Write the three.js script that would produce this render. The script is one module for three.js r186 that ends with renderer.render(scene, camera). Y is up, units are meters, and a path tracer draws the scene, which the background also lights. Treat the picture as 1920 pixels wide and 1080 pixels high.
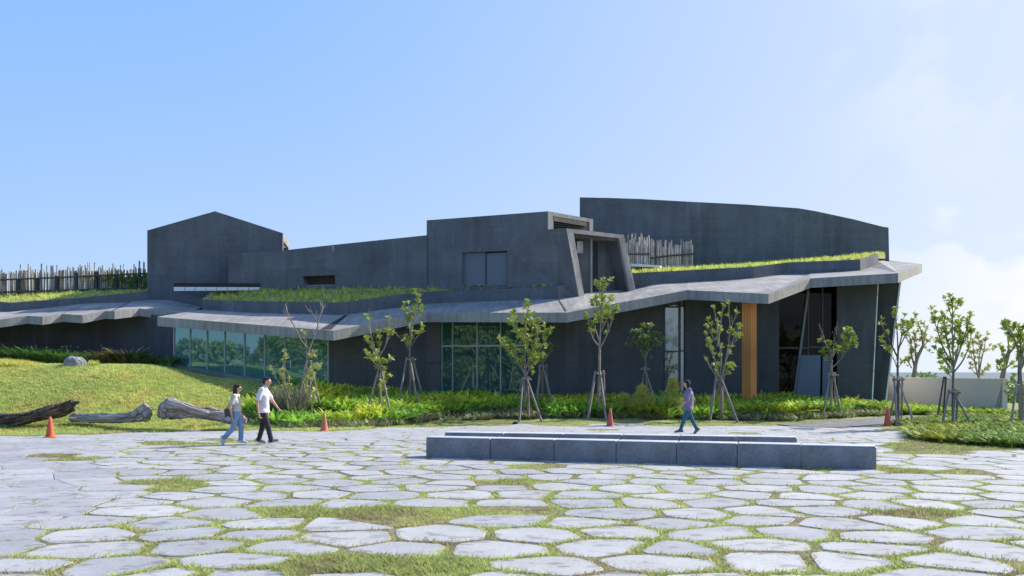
import * as THREE from 'three';
import { mergeGeometries } from 'three/addons/utils/BufferGeometryUtils.js';
import { RoundedBoxGeometry } from 'three/addons/geometries/RoundedBoxGeometry.js';

// ---------------------------------------------------------------- camera, sky, sun, exposure
const F = 1850, HOR = 697, EYE = 1.9;                 // lens and eye level measured on the 1920 x 1080 photograph
const scene = new THREE.Scene();
const camera = new THREE.PerspectiveCamera(2 * Math.atan(540 / F) * 180 / Math.PI, 16 / 9, 0.1, 9000);
camera.position.set(0, EYE, 0);
camera.lookAt(0, EYE, -10);
camera.setViewOffset(1920, 1080, 0, 540 - HOR, 1920, 1080);   // shift lens: the verticals stay vertical
const SUN = new THREE.Vector3(1.21, 1.0, -0.70).normalize();
const sun = new THREE.DirectionalLight(new THREE.Color().setRGB(1.0, 0.93, 0.84), 5.0);
sun.position.copy(SUN).multiplyScalar(120).add(new THREE.Vector3(0, 0, -32));
sun.target.position.set(0, 0, -32);
sun.castShadow = true; sun.shadow.mapSize.set(4096, 4096); sun.shadow.radius = 1;
Object.assign(sun.shadow.camera, { left: -45, right: 45, top: 40, bottom: -40, near: 10, far: 260 });
scene.add(sun, sun.target);
const renderer = new THREE.WebGLRenderer({ antialias: true });
renderer.toneMapping = THREE.LinearToneMapping;
renderer.toneMappingExposure = 1.48;
renderer.shadowMap.enabled = true;
renderer.setSize(1024, 576);

// ---------------------------------------------------------------- random numbers and noise
function rng(seed) { let a = seed >>> 0; return () => { a = (a + 0x6D2B79F5) | 0; let t = Math.imul(a ^ (a >>> 15), 1 | a); t = (t + Math.imul(t ^ (t >>> 7), 61 | t)) ^ t; return ((t ^ (t >>> 14)) >>> 0) / 4294967296; }; }
const hash = (x, y, z, s) => { let h = Math.imul(x, 374761393) ^ Math.imul(y, 668265263) ^ Math.imul(z, 2147483647 - 58) ^ Math.imul(s, 1274126177); h = Math.imul(h ^ (h >>> 13), 1274126177); return ((h ^ (h >>> 16)) >>> 0) / 4294967296; };
const sm = t => t * t * (3 - 2 * t), mixf = (a, b, t) => a + (b - a) * t, clamp = (x, a, b) => Math.min(b, Math.max(a, x));
const smoothstep = (a, b, x) => sm(clamp((x - a) / (b - a), 0, 1));
function vn2(x, y, px, py, s) {                        // value noise that repeats after px, py cells
  const xi = Math.floor(x), yi = Math.floor(y), u = sm(x - xi), v = sm(y - yi);
  const w = (i, p) => ((i % p) + p) % p;
  const x0 = w(xi, px), x1 = w(xi + 1, px), y0 = w(yi, py), y1 = w(yi + 1, py);
  return mixf(mixf(hash(x0, y0, 0, s), hash(x1, y0, 0, s), u), mixf(hash(x0, y1, 0, s), hash(x1, y1, 0, s), u), v);
}
function fbm2(u, v, px, py, oct, s) { let a = 0, w = 0.5, t = 0; for (let o = 0; o < oct; o++) { a += w * vn2(u * px, v * py, px, py, s + o); t += w; px *= 2; py *= 2; w *= 0.5; } return a / t; }
function vn3(x, y, z, s) {
  const xi = Math.floor(x), yi = Math.floor(y), zi = Math.floor(z), u = sm(x - xi), v = sm(y - yi), w = sm(z - zi);
  const l = (k) => mixf(mixf(hash(xi, yi, zi + k, s), hash(xi + 1, yi, zi + k, s), u), mixf(hash(xi, yi + 1, zi + k, s), hash(xi + 1, yi + 1, zi + k, s), u), v);
  return mixf(l(0), l(1), w);
}
function fbm3(x, y, z, oct, s) { let a = 0, w = 0.5, t = 0; for (let o = 0; o < oct; o++) { a += w * vn3(x, y, z, s + o); t += w; x *= 2.03; y *= 2.03; z *= 2.03; w *= 0.5; } return a / t; }
const lerpTable = (tab, x) => { if (x <= tab[0][0]) return tab[0][1]; for (let i = 1; i < tab.length; i++) if (x <= tab[i][0]) return mixf(tab[i - 1][1], tab[i][1], sm((x - tab[i - 1][0]) / (tab[i][0] - tab[i - 1][0]))); return tab[tab.length - 1][1]; };

// ---------------------------------------------------------------- sky: clear blue, paler towards the horizon and the sun, low clouds
{
  const w = 3072, h = 1536, data = new Float32Array(w * h * 4);
  const SKY = 0.70;
  for (let j = 0; j < h; j++) {
    const el = ((j + 0.5) / h - 0.5) * Math.PI, y = Math.sin(el), c = Math.cos(el), e = Math.max(0, y);
    for (let i = 0; i < w; i++) {
      const ph = ((i + 0.5) / w - 0.5) * 2 * Math.PI, x = c * Math.cos(ph), z = c * Math.sin(ph);
      const cs = x * SUN.x + y * SUN.y + z * SUN.z;
      const hz = Math.exp(-e * 5.0), up = smoothstep(0.33, 0.95, e), near = Math.pow(Math.max(0, cs), 30);
      const glow = clamp(0.86 * Math.pow(clamp((cs - 0.3) / 0.7, 0, 1), 2.03) + Math.exp(-e * 4) * clamp(0.16 + (cs - 0.21) * 0.75, 0, 1), 0, 1);
      let r = mixf(mixf(0.165, 0.075, up), 0.60, hz), g = mixf(mixf(0.435, 0.26, up), 0.775, hz), b = mixf(mixf(0.955, 0.74, up), 0.975, hz);
      r = mixf(r, 0.88, glow) + near * 0.6; g = mixf(g, 0.925, glow) + near * 0.58; b = mixf(b, 0.985, glow) + near * 0.5;
      if (el > 0.002 && el < 1.1) {
        const az = Math.atan2(x, -z);
        // thin high cloud
        
        const wis = smoothstep(0.50, 0.74, fbm3(az * 11 + el * 5 + 0.6, el * 15 - az * 10 + 2.2, 3.1, 6, 91)) * smoothstep(0.12, 0.26, el) * 0.32 * smoothstep(0.26, 0.42, az) * smoothstep(2.6, 2.0, az);
        r = mixf(r, 0.96, wis); g = mixf(g, 0.975, wis); b = mixf(b, 1.0, wis);
        // cumulus low over the sea, thickening towards the sun's side
        if (el < 0.30) {
          const sway = smoothstep(0.30, 0.52, az);
          const f = fbm3(az * 24, el * 40, 5.2, 5, 23), top = 0.115 + 0.05 * fbm3(az * 7 + 3, 1, 1, 2, 19);
          const cov = smoothstep(0.40, 0.58, f + 0.16 - smoothstep(top * 0.55, top * 1.15, el) * 0.45) * sway;
          const body = 0.93 + 0.12 * fbm3(az * 34, el * 60 - 0.6, 9.2, 4, 41) - 0.07 * smoothstep(0.05, 0.0, el);
          const a = cov * smoothstep(0.0, 0.03, el) * 0.85;
          r = mixf(r, 0.985 * body, a); g = mixf(g, 0.99 * body, a); b = mixf(b, 1.0 * body, a);
        }
      }
      r *= SKY; g *= SKY; b *= SKY;
      const k = (j * w + i) * 4;
      data[k] = r; data[k + 1] = g; data[k + 2] = b; data[k + 3] = 1;
    }
  }
  const t = new THREE.DataTexture(data, w, h, THREE.RGBAFormat, THREE.FloatType);
  t.mapping = THREE.EquirectangularReflectionMapping; t.magFilter = t.minFilter = THREE.LinearFilter; t.needsUpdate = true;
  scene.background = t; scene.environment = t;
}

// ---------------------------------------------------------------- helpers: names, labels, things
const used = new Map();
function numbered(name) { const n = used.get(name) || 0; used.set(name, n + 1); return n ? `${name}_${String(n).padStart(3, '0')}` : name; }
function shade(o) { o.traverse(c => { if (c.isMesh) { c.castShadow = true; c.receiveShadow = true; } }); return o; }
function tag(o, label, category, group) { o.userData.label = label; o.userData.category = category; if (group) o.userData.group = group; return o; }
function thing(name, label, category, pos, group) { const o = new THREE.Group(); o.name = numbered(name); o.position.copy(pos); scene.add(o); return tag(o, label, category, group); }
function part(name, geo, mat, parent, label) {          // geometry in world metres; the parent stands at its own base
  const m = new THREE.Mesh(geo, mat); m.name = name; m.castShadow = m.receiveShadow = true;
  if (parent.isScene) m.name = numbered(name);
  else { const p = new THREE.Vector3(); let q = parent; while (q && !q.isScene) { p.add(q.position); q = q.parent; } geo.translate(-p.x, -p.y, -p.z); }
  if (label) m.userData.label = label; parent.add(m); return m;
}
function structure(name, geo, mat) { const m = new THREE.Mesh(geo, mat); m.name = numbered(name); m.userData.kind = 'structure'; m.castShadow = m.receiveShadow = true; scene.add(m); return m; }
function at(px, py, d) { return new THREE.Vector3((px - 960) * d / F, EYE + (HOR - py) * d / F, -d); }   // point of the photograph at a distance in metres
function onGround(px, py) { const d = F * EYE / (py - HOR); return at(px, py, d); }
const V = (x, y, z) => new THREE.Vector3(x, y, z);

// ---------------------------------------------------------------- textures (grey modulators close to white; the material carries the base colour)
function tex(w, h, fn, srgb = true) {
  const d = new Uint8Array(w * h * 4);
  for (let j = 0; j < h; j++) for (let i = 0; i < w; i++) { const c = fn((i + 0.5) / w, (j + 0.5) / h, i, j), k = (j * w + i) * 4; for (let q = 0; q < 3; q++) d[k + q] = clamp((c.length ? c[q] : c) * 255, 0, 255); d[k + 3] = 255; }
  const t = new THREE.DataTexture(d, w, h); t.wrapS = t.wrapT = THREE.RepeatWrapping; t.magFilter = THREE.LinearFilter; t.minFilter = THREE.LinearMipmapLinearFilter; t.generateMipmaps = true;
  if (srgb) t.colorSpace = THREE.SRGBColorSpace; t.needsUpdate = true; return t;
}
const rep = (t, sx, sy = sx) => { const c = t.clone(); c.repeat.set(1 / sx, 1 / sy); c.needsUpdate = true; return c; };
const R0 = rng(5);
const wallTex = rep(tex(1024, 1024, (u, v) => {         // dark rendered concrete: fine board lines, soft vertical runs, mottling
  const lines = vn2(u * 4, v * 110, 4, 110, 3), runs = fbm2(u, v, 40, 3, 4, 9), mot = fbm2(u, v, 5, 5, 5, 15), fine = fbm2(u, v, 160, 160, 2, 21);
  const streak = smoothstep(0.60, 0.86, fbm2(u, v, 22, 2, 3, 33)) * 0.07;
  const g = 0.70 + 0.035 * lines + 0.09 * (runs - 0.5) + 0.26 * (mot - 0.5) + 0.12 * (fine - 0.5) + streak; return [g, g, g * 1.0];
}), 7);
const wallBump = rep(tex(512, 512, (u, v) => 0.5 + 0.16 * (vn2(u * 4, v * 56, 4, 56, 3) - 0.5) + 0.4 * (fbm2(u, v, 70, 70, 3, 8) - 0.5), false), 3.5);
const concTex = rep(tex(1024, 1024, (u, v) => {         // pale concrete: stains, pores, board marks
  const mot = fbm2(u, v, 6, 6, 5, 55), runs = fbm2(u, v, 50, 5, 4, 61), fine = fbm2(u, v, 180, 180, 2, 67), pore = smoothstep(0.80, 0.9, vn2(u * 150, v * 150, 150, 150, 71)) * 0.10;
  const g = 0.80 + 0.28 * (mot - 0.5) + 0.20 * (runs - 0.5) + 0.10 * (fine - 0.5) - pore; return [g, g * 0.995, g * 0.98];
}), 6);
const concBump = rep(tex(512, 512, (u, v) => 0.5 + 0.5 * (fbm2(u, v, 60, 60, 4, 77) - 0.5), false), 2);
const paveTex = rep(tex(1024, 1024, (u, v) => {
  const mot = fbm2(u, v, 7, 7, 5, 81), fine = fbm2(u, v, 220, 220, 2, 83), speck = smoothstep(0.90, 0.96, vn2(u * 260, v * 260, 260, 260, 87)) * 0.4, scuff = smoothstep(0.58, 0.8, fbm2(u, v, 18, 26, 4, 89)) * 0.17;
  const g = 0.885 + 0.16 * (mot - 0.5) + 0.10 * (fine - 0.5) - speck - scuff; return [g, g, g];
}), 4);
const paveBump = rep(tex(512, 512, (u, v) => 0.5 + 0.6 * (fbm2(u, v, 90, 90, 3, 97) - 0.5), false), 1.5);
const granTex = rep(tex(512, 512, (u, v, i, j) => { const s = hash(i, j, 3, 5), q = vn2(u * 170, v * 170, 170, 170, 6), m = fbm2(u, v, 4, 4, 4, 7); const g = 0.62 + 0.26 * (q - 0.5) + 0.22 * (s - 0.5) + 0.26 * (m - 0.5); return [g, g, g * 1.01]; }), 1.3);
const grassTex = rep(tex(1024, 1024, (u, v) => {
  const mot = fbm2(u, v, 9, 9, 5, 101), fine = fbm2(u, v, 200, 200, 3, 103), dry = smoothstep(0.5, 0.72, fbm2(u, v, 14, 14, 4, 107)), dark = smoothstep(0.66, 0.8, vn2(u * 120, v * 120, 120, 120, 109));
  const g = 0.72 + 0.3 * (mot - 0.5) + 0.34 * (fine - 0.5) - dark * 0.2; return [g * mixf(0.95, 1.06, dry), g * mixf(1.0, 0.99, dry), g * mixf(0.9, 0.98, dry)];
}), 5);
const barkTex = tex(512, 512, (u, v) => { const a = fbm2(u, v, 40, 5, 4, 121), b = fbm2(u, v, 8, 8, 4, 123), c = smoothstep(0.55, 0.75, fbm2(u, v, 26, 3, 3, 125)); const g = 0.82 + 0.6 * (a - 0.5) + 0.3 * (b - 0.5) - 0.28 * c; return [g, g * 0.98, g * 0.96]; });
const barkBump = tex(512, 512, (u, v) => { const a = fbm2(u, v, 40, 5, 4, 121), c = smoothstep(0.55, 0.75, fbm2(u, v, 26, 3, 3, 125)); return clamp(0.6 + 0.8 * (a - 0.5) - 0.5 * c, 0, 1); }, false);
const woodTex = rep(tex(512, 512, (u, v) => { const a = fbm2(u, v, 60, 3, 4, 131), b = vn2(u * 9, v * 2, 9, 2, 133); const g = 0.78 + 0.32 * (a - 0.5) + 0.14 * (b - 0.5); return [g, g * 0.96, g * 0.9]; }), 1.2, 3.5);
const asphTex = rep(tex(512, 512, (u, v, i, j) => { const g = 0.72 + 0.3 * (hash(i, j, 1, 9) - 0.5) + 0.3 * (fbm2(u, v, 8, 8, 4, 141) - 0.5); return g; }), 2);
const clothTex = rep(tex(256, 256, (u, v) => 0.9 + 0.22 * (fbm2(u, v, 5, 9, 4, 151) - 0.5)), 0.6);

// ---------------------------------------------------------------- materials
const rgb = (r, g, b) => new THREE.Color().setRGB(r, g, b);
const std = (c, o = {}) => new THREE.MeshStandardMaterial({ color: c, roughness: 0.85, ...o });
const phy = (c, o = {}) => new THREE.MeshPhysicalMaterial({ color: c, roughness: 0.85, ...o });
const M = {
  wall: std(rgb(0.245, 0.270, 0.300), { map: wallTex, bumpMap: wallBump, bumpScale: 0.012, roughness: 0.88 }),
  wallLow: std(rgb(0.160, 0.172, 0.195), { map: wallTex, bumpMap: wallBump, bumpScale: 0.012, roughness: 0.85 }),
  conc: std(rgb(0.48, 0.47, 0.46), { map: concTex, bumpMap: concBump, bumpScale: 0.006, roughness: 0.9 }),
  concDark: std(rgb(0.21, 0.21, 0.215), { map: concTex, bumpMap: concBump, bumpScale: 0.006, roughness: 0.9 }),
  concBrown: std(rgb(0.62, 0.53, 0.49), { bumpMap: concBump, bumpScale: 0.006, roughness: 0.92 }),
  granite: std(rgb(0.56, 0.585, 0.64), { map: granTex, roughness: 0.32 }),
  graniteB: std(rgb(0.50, 0.525, 0.58), { map: granTex, roughness: 0.38 }),
  painted_sunlight: std(rgb(0.86, 0.87, 0.90), { map: paveTex, roughness: 0.35 }),  // whitish colour standing in for sunlight on bench tops and wall edges
  metal: std(rgb(0.05, 0.055, 0.065), { roughness: 0.45, metalness: 0.5 }),
  steelDark: std(rgb(0.16, 0.17, 0.18), { roughness: 0.5 }),
  doorDull: std(rgb(0.075, 0.085, 0.10), { roughness: 0.5 }),
  steelPale: std(rgb(0.42, 0.46, 0.48), { roughness: 0.4, metalness: 0.4 }),
  white: std(rgb(0.74, 0.75, 0.76), { roughness: 0.6 }),
  dark: std(rgb(0.022, 0.023, 0.026), { roughness: 0.8 }),
  room: std(rgb(0.16, 0.22, 0.22), { roughness: 0.9 }),
  roomDark: std(rgb(0.012, 0.013, 0.015), { roughness: 0.9 }),
  brownPanel: std(rgb(0.07, 0.055, 0.05), { roughness: 0.7 }),
  glassTeal: phy(rgb(0.24, 0.66, 0.68), { metalness: 0.46, roughness: 0.02, transmission: 1, thickness: 0, ior: 1.9 }),
  glassGrey: phy(rgb(0.50, 0.60, 0.66), { metalness: 0.30, roughness: 0.02, transmission: 1, thickness: 0, ior: 1.9 }),
  glassBlue: phy(rgb(0.22, 0.30, 0.36), { metalness: 0.45, roughness: 0.08, ior: 1.7 }),
  glassDark: phy(rgb(0.35, 0.40, 0.44), { metalness: 0.0, roughness: 0.03, transmission: 1, thickness: 0, ior: 1.25 }),
  glassDeep: phy(rgb(0.05, 0.10, 0.18), { metalness: 0.15, roughness: 0.15, ior: 1.45 }),
  glassGreen: phy(rgb(0.13, 0.40, 0.40), { metalness: 0.36, roughness: 0.02, transmission: 1, thickness: 0, ior: 1.8 }),
  glassDull: phy(rgb(0.12, 0.155, 0.19), { roughness: 0.55, ior: 1.5 }),
  wood: std(rgb(0.95, 0.40, 0.12), { map: woodTex, roughness: 0.6 }),
  pole: std(rgb(0.40, 0.37, 0.34), { map: barkTex, roughness: 0.85 }),
  poleDark: std(rgb(0.17, 0.14, 0.12), { map: barkTex, roughness: 0.9 }),
  bark: std(rgb(0.36, 0.31, 0.26), { map: barkTex, bumpMap: barkBump, bumpScale: 0.01 }),
  twig: std(rgb(0.44, 0.39, 0.35), { map: barkTex }),
  asphalt: std(rgb(0.34, 0.34, 0.35), { map: asphTex, roughness: 0.95 }),
  grass: std(rgb(0.66, 0.67, 0.24), { map: grassTex, roughness: 1 }),
  soil: std(rgb(0.07, 0.055, 0.04), { map: grassTex, roughness: 1 }),
};
const leafMat = (r, g, b, o = {}) => phy(rgb(r, g, b), { side: THREE.DoubleSide, roughness: 0.5, transmission: 0.35, thickness: 0, ...o });
M.blade = leafMat(0.58, 0.61, 0.21, { roughness: 0.9, transmission: 0.5, specularIntensity: 0.3 });
M.lily = leafMat(0.52, 0.66, 0.13, { roughness: 0.6, specularIntensity: 0.22, transmission: 0.45 });
M.shrub = leafMat(0.34, 0.38, 0.20, { roughness: 0.7 });
M.darkLeaf = leafMat(0.17, 0.30, 0.10, {});
M.leafA = leafMat(0.44, 0.53, 0.13, { roughness: 0.55, specularIntensity: 0.35, transmission: 0.45 });
M.leafB = leafMat(0.50, 0.53, 0.21, { roughness: 0.55, specularIntensity: 0.35, transmission: 0.45 });
M.leafC = leafMat(0.29, 0.39, 0.13, { roughness: 0.55, specularIntensity: 0.35, transmission: 0.45 });
M.leafY = leafMat(0.62, 0.62, 0.16, { roughness: 0.7, specularIntensity: 0.3, transmission: 0.5 });
M.paves = [[.49, .495, .505], [.53, .53, .535], [.46, .465, .48], [.505, .505, .505], [.43, .44, .46]].map(c => std(rgb(...c), { map: paveTex, bumpMap: paveBump, bumpScale: 0.004, roughness: 0.82 }));
M.pavesTight = [[.45, .455, .475], [.49, .49, .505], [.41, .415, .435]].map(c => std(rgb(...c), { map: paveTex, bumpMap: paveBump, bumpScale: 0.004, roughness: 0.82 }));

// ---------------------------------------------------------------- flat-faced geometry with uv in metres
class Tris {
  constructor() { this.p = []; }
  tri(a, b, c) { this.p.push(a.x, a.y, a.z, b.x, b.y, b.z, c.x, c.y, c.z); return this; }
  quad(a, b, c, d) { return this.tri(a, b, c).tri(a, c, d); }
  geo() {
    const p = new Float32Array(this.p), uv = new Float32Array(p.length / 3 * 2), A = V(), B = V(), C = V();
    for (let i = 0, k = 0; i < p.length; i += 9, k += 6) {
      A.fromArray(p, i); B.fromArray(p, i + 3); C.fromArray(p, i + 6);
      const n = B.clone().sub(A).cross(C.clone().sub(A)).normalize(), flat = Math.abs(n.y) > 0.75, t = V(n.z, 0, -n.x).normalize();
      [A, B, C].forEach((q, j) => { uv[k + 2 * j] = flat ? q.x : q.dot(t); uv[k + 2 * j + 1] = flat ? q.z : q.y; });
    }
    const g = new THREE.BufferGeometry(); g.setAttribute('position', new THREE.BufferAttribute(p, 3)); g.setAttribute('uv', new THREE.BufferAttribute(uv, 2)); g.computeVertexNormals(); return g;
  }
}
const v2 = a => a.map(p => new THREE.Vector2(p[0], -p[1]));
// a wall or slab: outline (and openings) in points of the photograph [px, py, d], thickness as a vector
function prism(outline, vec, holes = [], t = new Tris()) {
  const rings = [outline, ...holes].map(r => r.map(p => p.isVector3 ? p : at(...p)));
  const flat = [outline, ...holes].map(r => r[0].isVector3 ? null : r);
  const sh = flat.map(r => v2(r));
  if (THREE.ShapeUtils.isClockWise(sh[0])) { sh[0].reverse(); rings[0].reverse(); }
  for (let i = 1; i < sh.length; i++) if (!THREE.ShapeUtils.isClockWise(sh[i])) { sh[i].reverse(); rings[i].reverse(); }
  const faces = THREE.ShapeUtils.triangulateShape(sh[0], sh.slice(1)), all = rings.flat(), back = all.map(p => p.clone().add(vec));
  for (const [a, b, c] of faces) { t.tri(all[a], all[b], all[c]); t.tri(back[a], back[c], back[b]); }
  for (const r of rings) r.forEach((p, i) => { const q = r[(i + 1) % r.length]; t.quad(p, p.clone().add(vec), q.clone().add(vec), q); });
  return t;
}
// a wall that follows a plan line: points { x, z, y0, y1 }, thickness behind it
function ribbon(pts, thick, t = new Tris()) {
  const n = pts.length, off = pts.map((p, i) => {
    const a = pts[Math.max(0, i - 1)], b = pts[Math.min(n - 1, i + 1)];
    const nn = (u, w) => { const l = Math.hypot(w.x - u.x, w.z - u.z) || 1; return [(w.z - u.z) / l, -(w.x - u.x) / l]; };   // to the back for left-to-right lines
    const n1 = i ? nn(a, p) : nn(p, b), n2 = i < n - 1 ? nn(p, b) : n1, m = [n1[0] + n2[0], n1[1] + n2[1]], l = Math.hypot(...m) || 1, c = Math.max(0.4, (m[0] * n1[0] + m[1] * n1[1]) / l);
    return { x: p.x + m[0] / l * thick / c, z: p.z + m[1] / l * thick / c };
  });
  for (let i = 0; i < n - 1; i++) {
    const a = pts[i], b = pts[i + 1], c = off[i], d = off[i + 1];
    const a0 = V(a.x, a.y0, a.z), a1 = V(a.x, a.y1, a.z), b0 = V(b.x, b.y0, b.z), b1 = V(b.x, b.y1, b.z), c0 = V(c.x, a.y0, c.z), c1 = V(c.x, a.y1, c.z), d0 = V(d.x, b.y0, d.z), d1 = V(d.x, b.y1, d.z);
    t.quad(a0, b0, b1, a1).quad(d0, c0, c1, d1).quad(a1, b1, d1, c1).quad(b0, a0, c0, d0);
    if (i === 0) t.quad(c0, a0, a1, c1);
    if (i === n - 2) t.quad(b0, d0, d1, b1);
  }
  return t;
}
// a folded roof plate over a plan outline of points with their own heights
function plate(pts, thick, t = new Tris()) {
  const sh = pts.map(p => new THREE.Vector2(p.x, -p.z)), cw = THREE.ShapeUtils.isClockWise(sh);
  const P = cw ? pts.slice().reverse() : pts, S = cw ? sh.slice().reverse() : sh, lo = P.map(p => p.clone().setY(p.y - thick));
  const faces = THREE.ShapeUtils.triangulateShape(S, []);
  for (const [a, b, c] of faces) { t.tri(P[a], P[b], P[c]); t.tri(lo[a], lo[c], lo[b]); }
  P.forEach((p, i) => { const k = (i + 1) % P.length; t.quad(lo[i], lo[k], P[k], p); });
  t.top = faces.map(f => f.map(i => P[i])); return t;
}
function sheet(pts, t = new Tris()) { const sh = pts.map(p => new THREE.Vector2(p.x, -p.z)); let P = pts; if (THREE.ShapeUtils.isClockWise(sh)) { sh.reverse(); P = pts.slice().reverse(); } for (const [a, b, c] of THREE.ShapeUtils.triangulateShape(sh, [])) t.tri(P[a], P[b], P[c]); t.top = THREE.ShapeUtils.triangulateShape(sh, []).map(f => f.map(i => P[i])); return t; }
function heightOn(tops, x, z) {
  let best = null, bd = 1e9;
  for (const [a, b, c] of tops) {
    const den = (b.z - c.z) * (a.x - c.x) + (c.x - b.x) * (a.z - c.z); if (Math.abs(den) < 1e-9) continue;
    const u = ((b.z - c.z) * (x - c.x) + (c.x - b.x) * (z - c.z)) / den, v = ((c.z - a.z) * (x - c.x) + (a.x - c.x) * (z - c.z)) / den, w = 1 - u - v;
    const out = Math.max(0, -u, -v, -w); if (out < bd) { bd = out; best = u * a.y + v * b.y + w * c.y; }
    if (out === 0) return best;
  }
  return bd < 0.25 ? best : null;
}
function box(w, h, d, x, y, z, ry = 0, r = 0) { const g = r ? new RoundedBoxGeometry(w, h, d, 2, r) : new THREE.BoxGeometry(w, h, d); const p = g.attributes.position, n = g.attributes.normal, uv = g.attributes.uv; for (let i = 0; i < p.count; i++) { const ax = Math.abs(n.getX(i)), ay = Math.abs(n.getY(i)); uv.setXY(i, ax > 0.7 ? p.getZ(i) : p.getX(i), ay > 0.7 ? p.getZ(i) : p.getY(i)); } if (ry) g.rotateY(ry); g.translate(x, y, z); return g.index ? g.toNonIndexed() : g; }
// a tapered tube through points
function tube(pts, r0, r1, seg = 8, rad = 7, fn) {
  const cur = pts.length > 1 && new THREE.CatmullRomCurve3(pts), pos = [], uv = [], idx = [], fr = cur.computeFrenetFrames(seg, false), L = cur.getLength();
  for (let i = 0; i <= seg; i++) {
    const t = i / seg, c = cur.getPoint(t), r = mixf(r0, r1, t);
    for (let j = 0; j <= rad; j++) { const a = j / rad * Math.PI * 2, q = r * (fn ? fn(t, a) : 1); const v = c.clone().addScaledVector(fr.normals[i], Math.cos(a) * q).addScaledVector(fr.binormals[i], Math.sin(a) * q); pos.push(v.x, v.y, v.z); uv.push(j / rad, t * Math.max(1, Math.round(L))); }
  }
  for (let i = 0; i < seg; i++) for (let j = 0; j < rad; j++) { const a = i * (rad + 1) + j, b = a + rad + 1; idx.push(a, a + 1, b, b, a + 1, b + 1); }
  for (const [row, flip] of [[0, 1], [seg, 0]]) { const c = cur.getPoint(row / seg), k = pos.length / 3; pos.push(c.x, c.y, c.z); uv.push(0.5, 0); const s = row * (rad + 1); for (let j = 0; j < rad; j++) flip ? idx.push(k, s + j + 1, s + j) : idx.push(k, s + j, s + j + 1); }
  const g = new THREE.BufferGeometry(); g.setAttribute('position', new THREE.Float32BufferAttribute(pos, 3)); g.setAttribute('uv', new THREE.Float32BufferAttribute(uv, 2)); g.setIndex(idx); g.computeVertexNormals();
  const nn = g.attributes.normal; for (let i = 0; i <= seg; i++) { const a = i * (rad + 1), b = a + rad; const n = V(nn.getX(a) + nn.getX(b), nn.getY(a) + nn.getY(b), nn.getZ(a) + nn.getZ(b)).normalize(); nn.setXYZ(a, n.x, n.y, n.z); nn.setXYZ(b, n.x, n.y, n.z); }
  return g;
}

// ---------------------------------------------------------------- terrain: flat plaza, lawn mound on the left, planting bed rising to the walls
const hpTab = [[-60, 2.3], [-15.5, 2.15], [-11.5, 1.55], [-9, 1.1], [-6, 0.75], [-3, 0.6], [0, 0.55], [11, 0.5], [14, 0.3], [20, 0.08], [40, 0]];
const edgeTab = [[-40, 28], [-15, 29.2], [-9.5, 31.6], [-6, 31.8], [-3.5, 33], [-1, 34.6], [4, 34.6], [9, 34.4], [13, 33.5], [40, 33]];
const d1Tab = [[-15, 39.5], [-9, 41.5], [-4, 43], [40, 43]];
function ground(x, z) {
  const d = -z, e = lerpTable(edgeTab, x) + 0.6, d1 = lerpTable(d1Tab, x);
  const t = clamp((d - e) / (d1 - e), 0, 1), h = lerpTable(hpTab, x);
  let y = h * (x < -9 ? mixf(t, sm(t), 0.75) : sm(t));
  if (d > e) y += 0.05 * smoothstep(e, e + 2, d) * (fbm3(x * 0.7, d * 0.7, 1.3, 3, 7) - 0.5) * 2;
  if (d > 58) y -= smoothstep(58, 90, d) * (3.2 + h);
  return y;
}
{
  const xs = [], ds = [];
  const addR = (arr, a, b, st) => { for (let v = a; v < b - 1e-6; v += st) arr.push(v); };
  [-3000, -1200, -500, -250, -140, -90].forEach(v => xs.push(v)); addR(xs, -60, -24, 2); addR(xs, -24, 24, 0.4); addR(xs, 24, 60, 2); [60, 90, 140, 250, 500, 1200, 3000].forEach(v => xs.push(v));
  [-200, -100, -50, -20].forEach(v => ds.push(v)); addR(ds, -8, 8, 2); addR(ds, 8, 50, 0.4); addR(ds, 50, 96, 2); [96, 120].forEach(v => ds.push(v));
  const pos = [], uv = [], col = [], idx = [], nx = xs.length;
  for (const d of ds) for (const x of xs) {
    pos.push(x, ground(x, -d), -d); uv.push(x, -d);
    const dry = fbm3(x * 0.35, d * 0.35, 4.4, 4, 71), lawn = x < -5 && d > 28 ? 1 : 0; const k = 0.82 + 0.36 * (dry - 0.5) * 1.6;
    const bare = d < 33 && x > -14 ? smoothstep(0.50, 0.66, fbm3(x * 1.1, d * 1.1, 5, 3, 87)) * 0.75 : 0;
    if (bare > 0) col.push(mixf(k, 0.42, bare), mixf(k, 0.30, bare), mixf(k, 0.62, bare)); else col.push(k * mixf(1, 1.06, dry), k * mixf(1.03, 0.99, dry), k * mixf(1, 0.9, lawn));
  }
  for (let j = 0; j < ds.length - 1; j++) for (let i = 0; i < nx - 1; i++) { const a = j * nx + i, b = a + nx; idx.push(a, a + 1, b, b, a + 1, b + 1); }
  const g = new THREE.BufferGeometry(); g.setAttribute('position', new THREE.Float32BufferAttribute(pos, 3)); g.setAttribute('uv', new THREE.Float32BufferAttribute(uv, 2)); g.setAttribute('color', new THREE.Float32BufferAttribute(col, 3)); g.setIndex(idx); g.computeVertexNormals();
  M.ground = M.grass.clone(); M.ground.vertexColors = true;
  structure('ground', g, M.ground);
  const sea = new THREE.PlaneGeometry(9000, 5800, 1, 1); sea.rotateX(-Math.PI / 2); sea.translate(0, -2.6, -2995);
  structure('water', sea, std(rgb(0.05, 0.09, 0.11), { roughness: 0.35 }));
}
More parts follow.
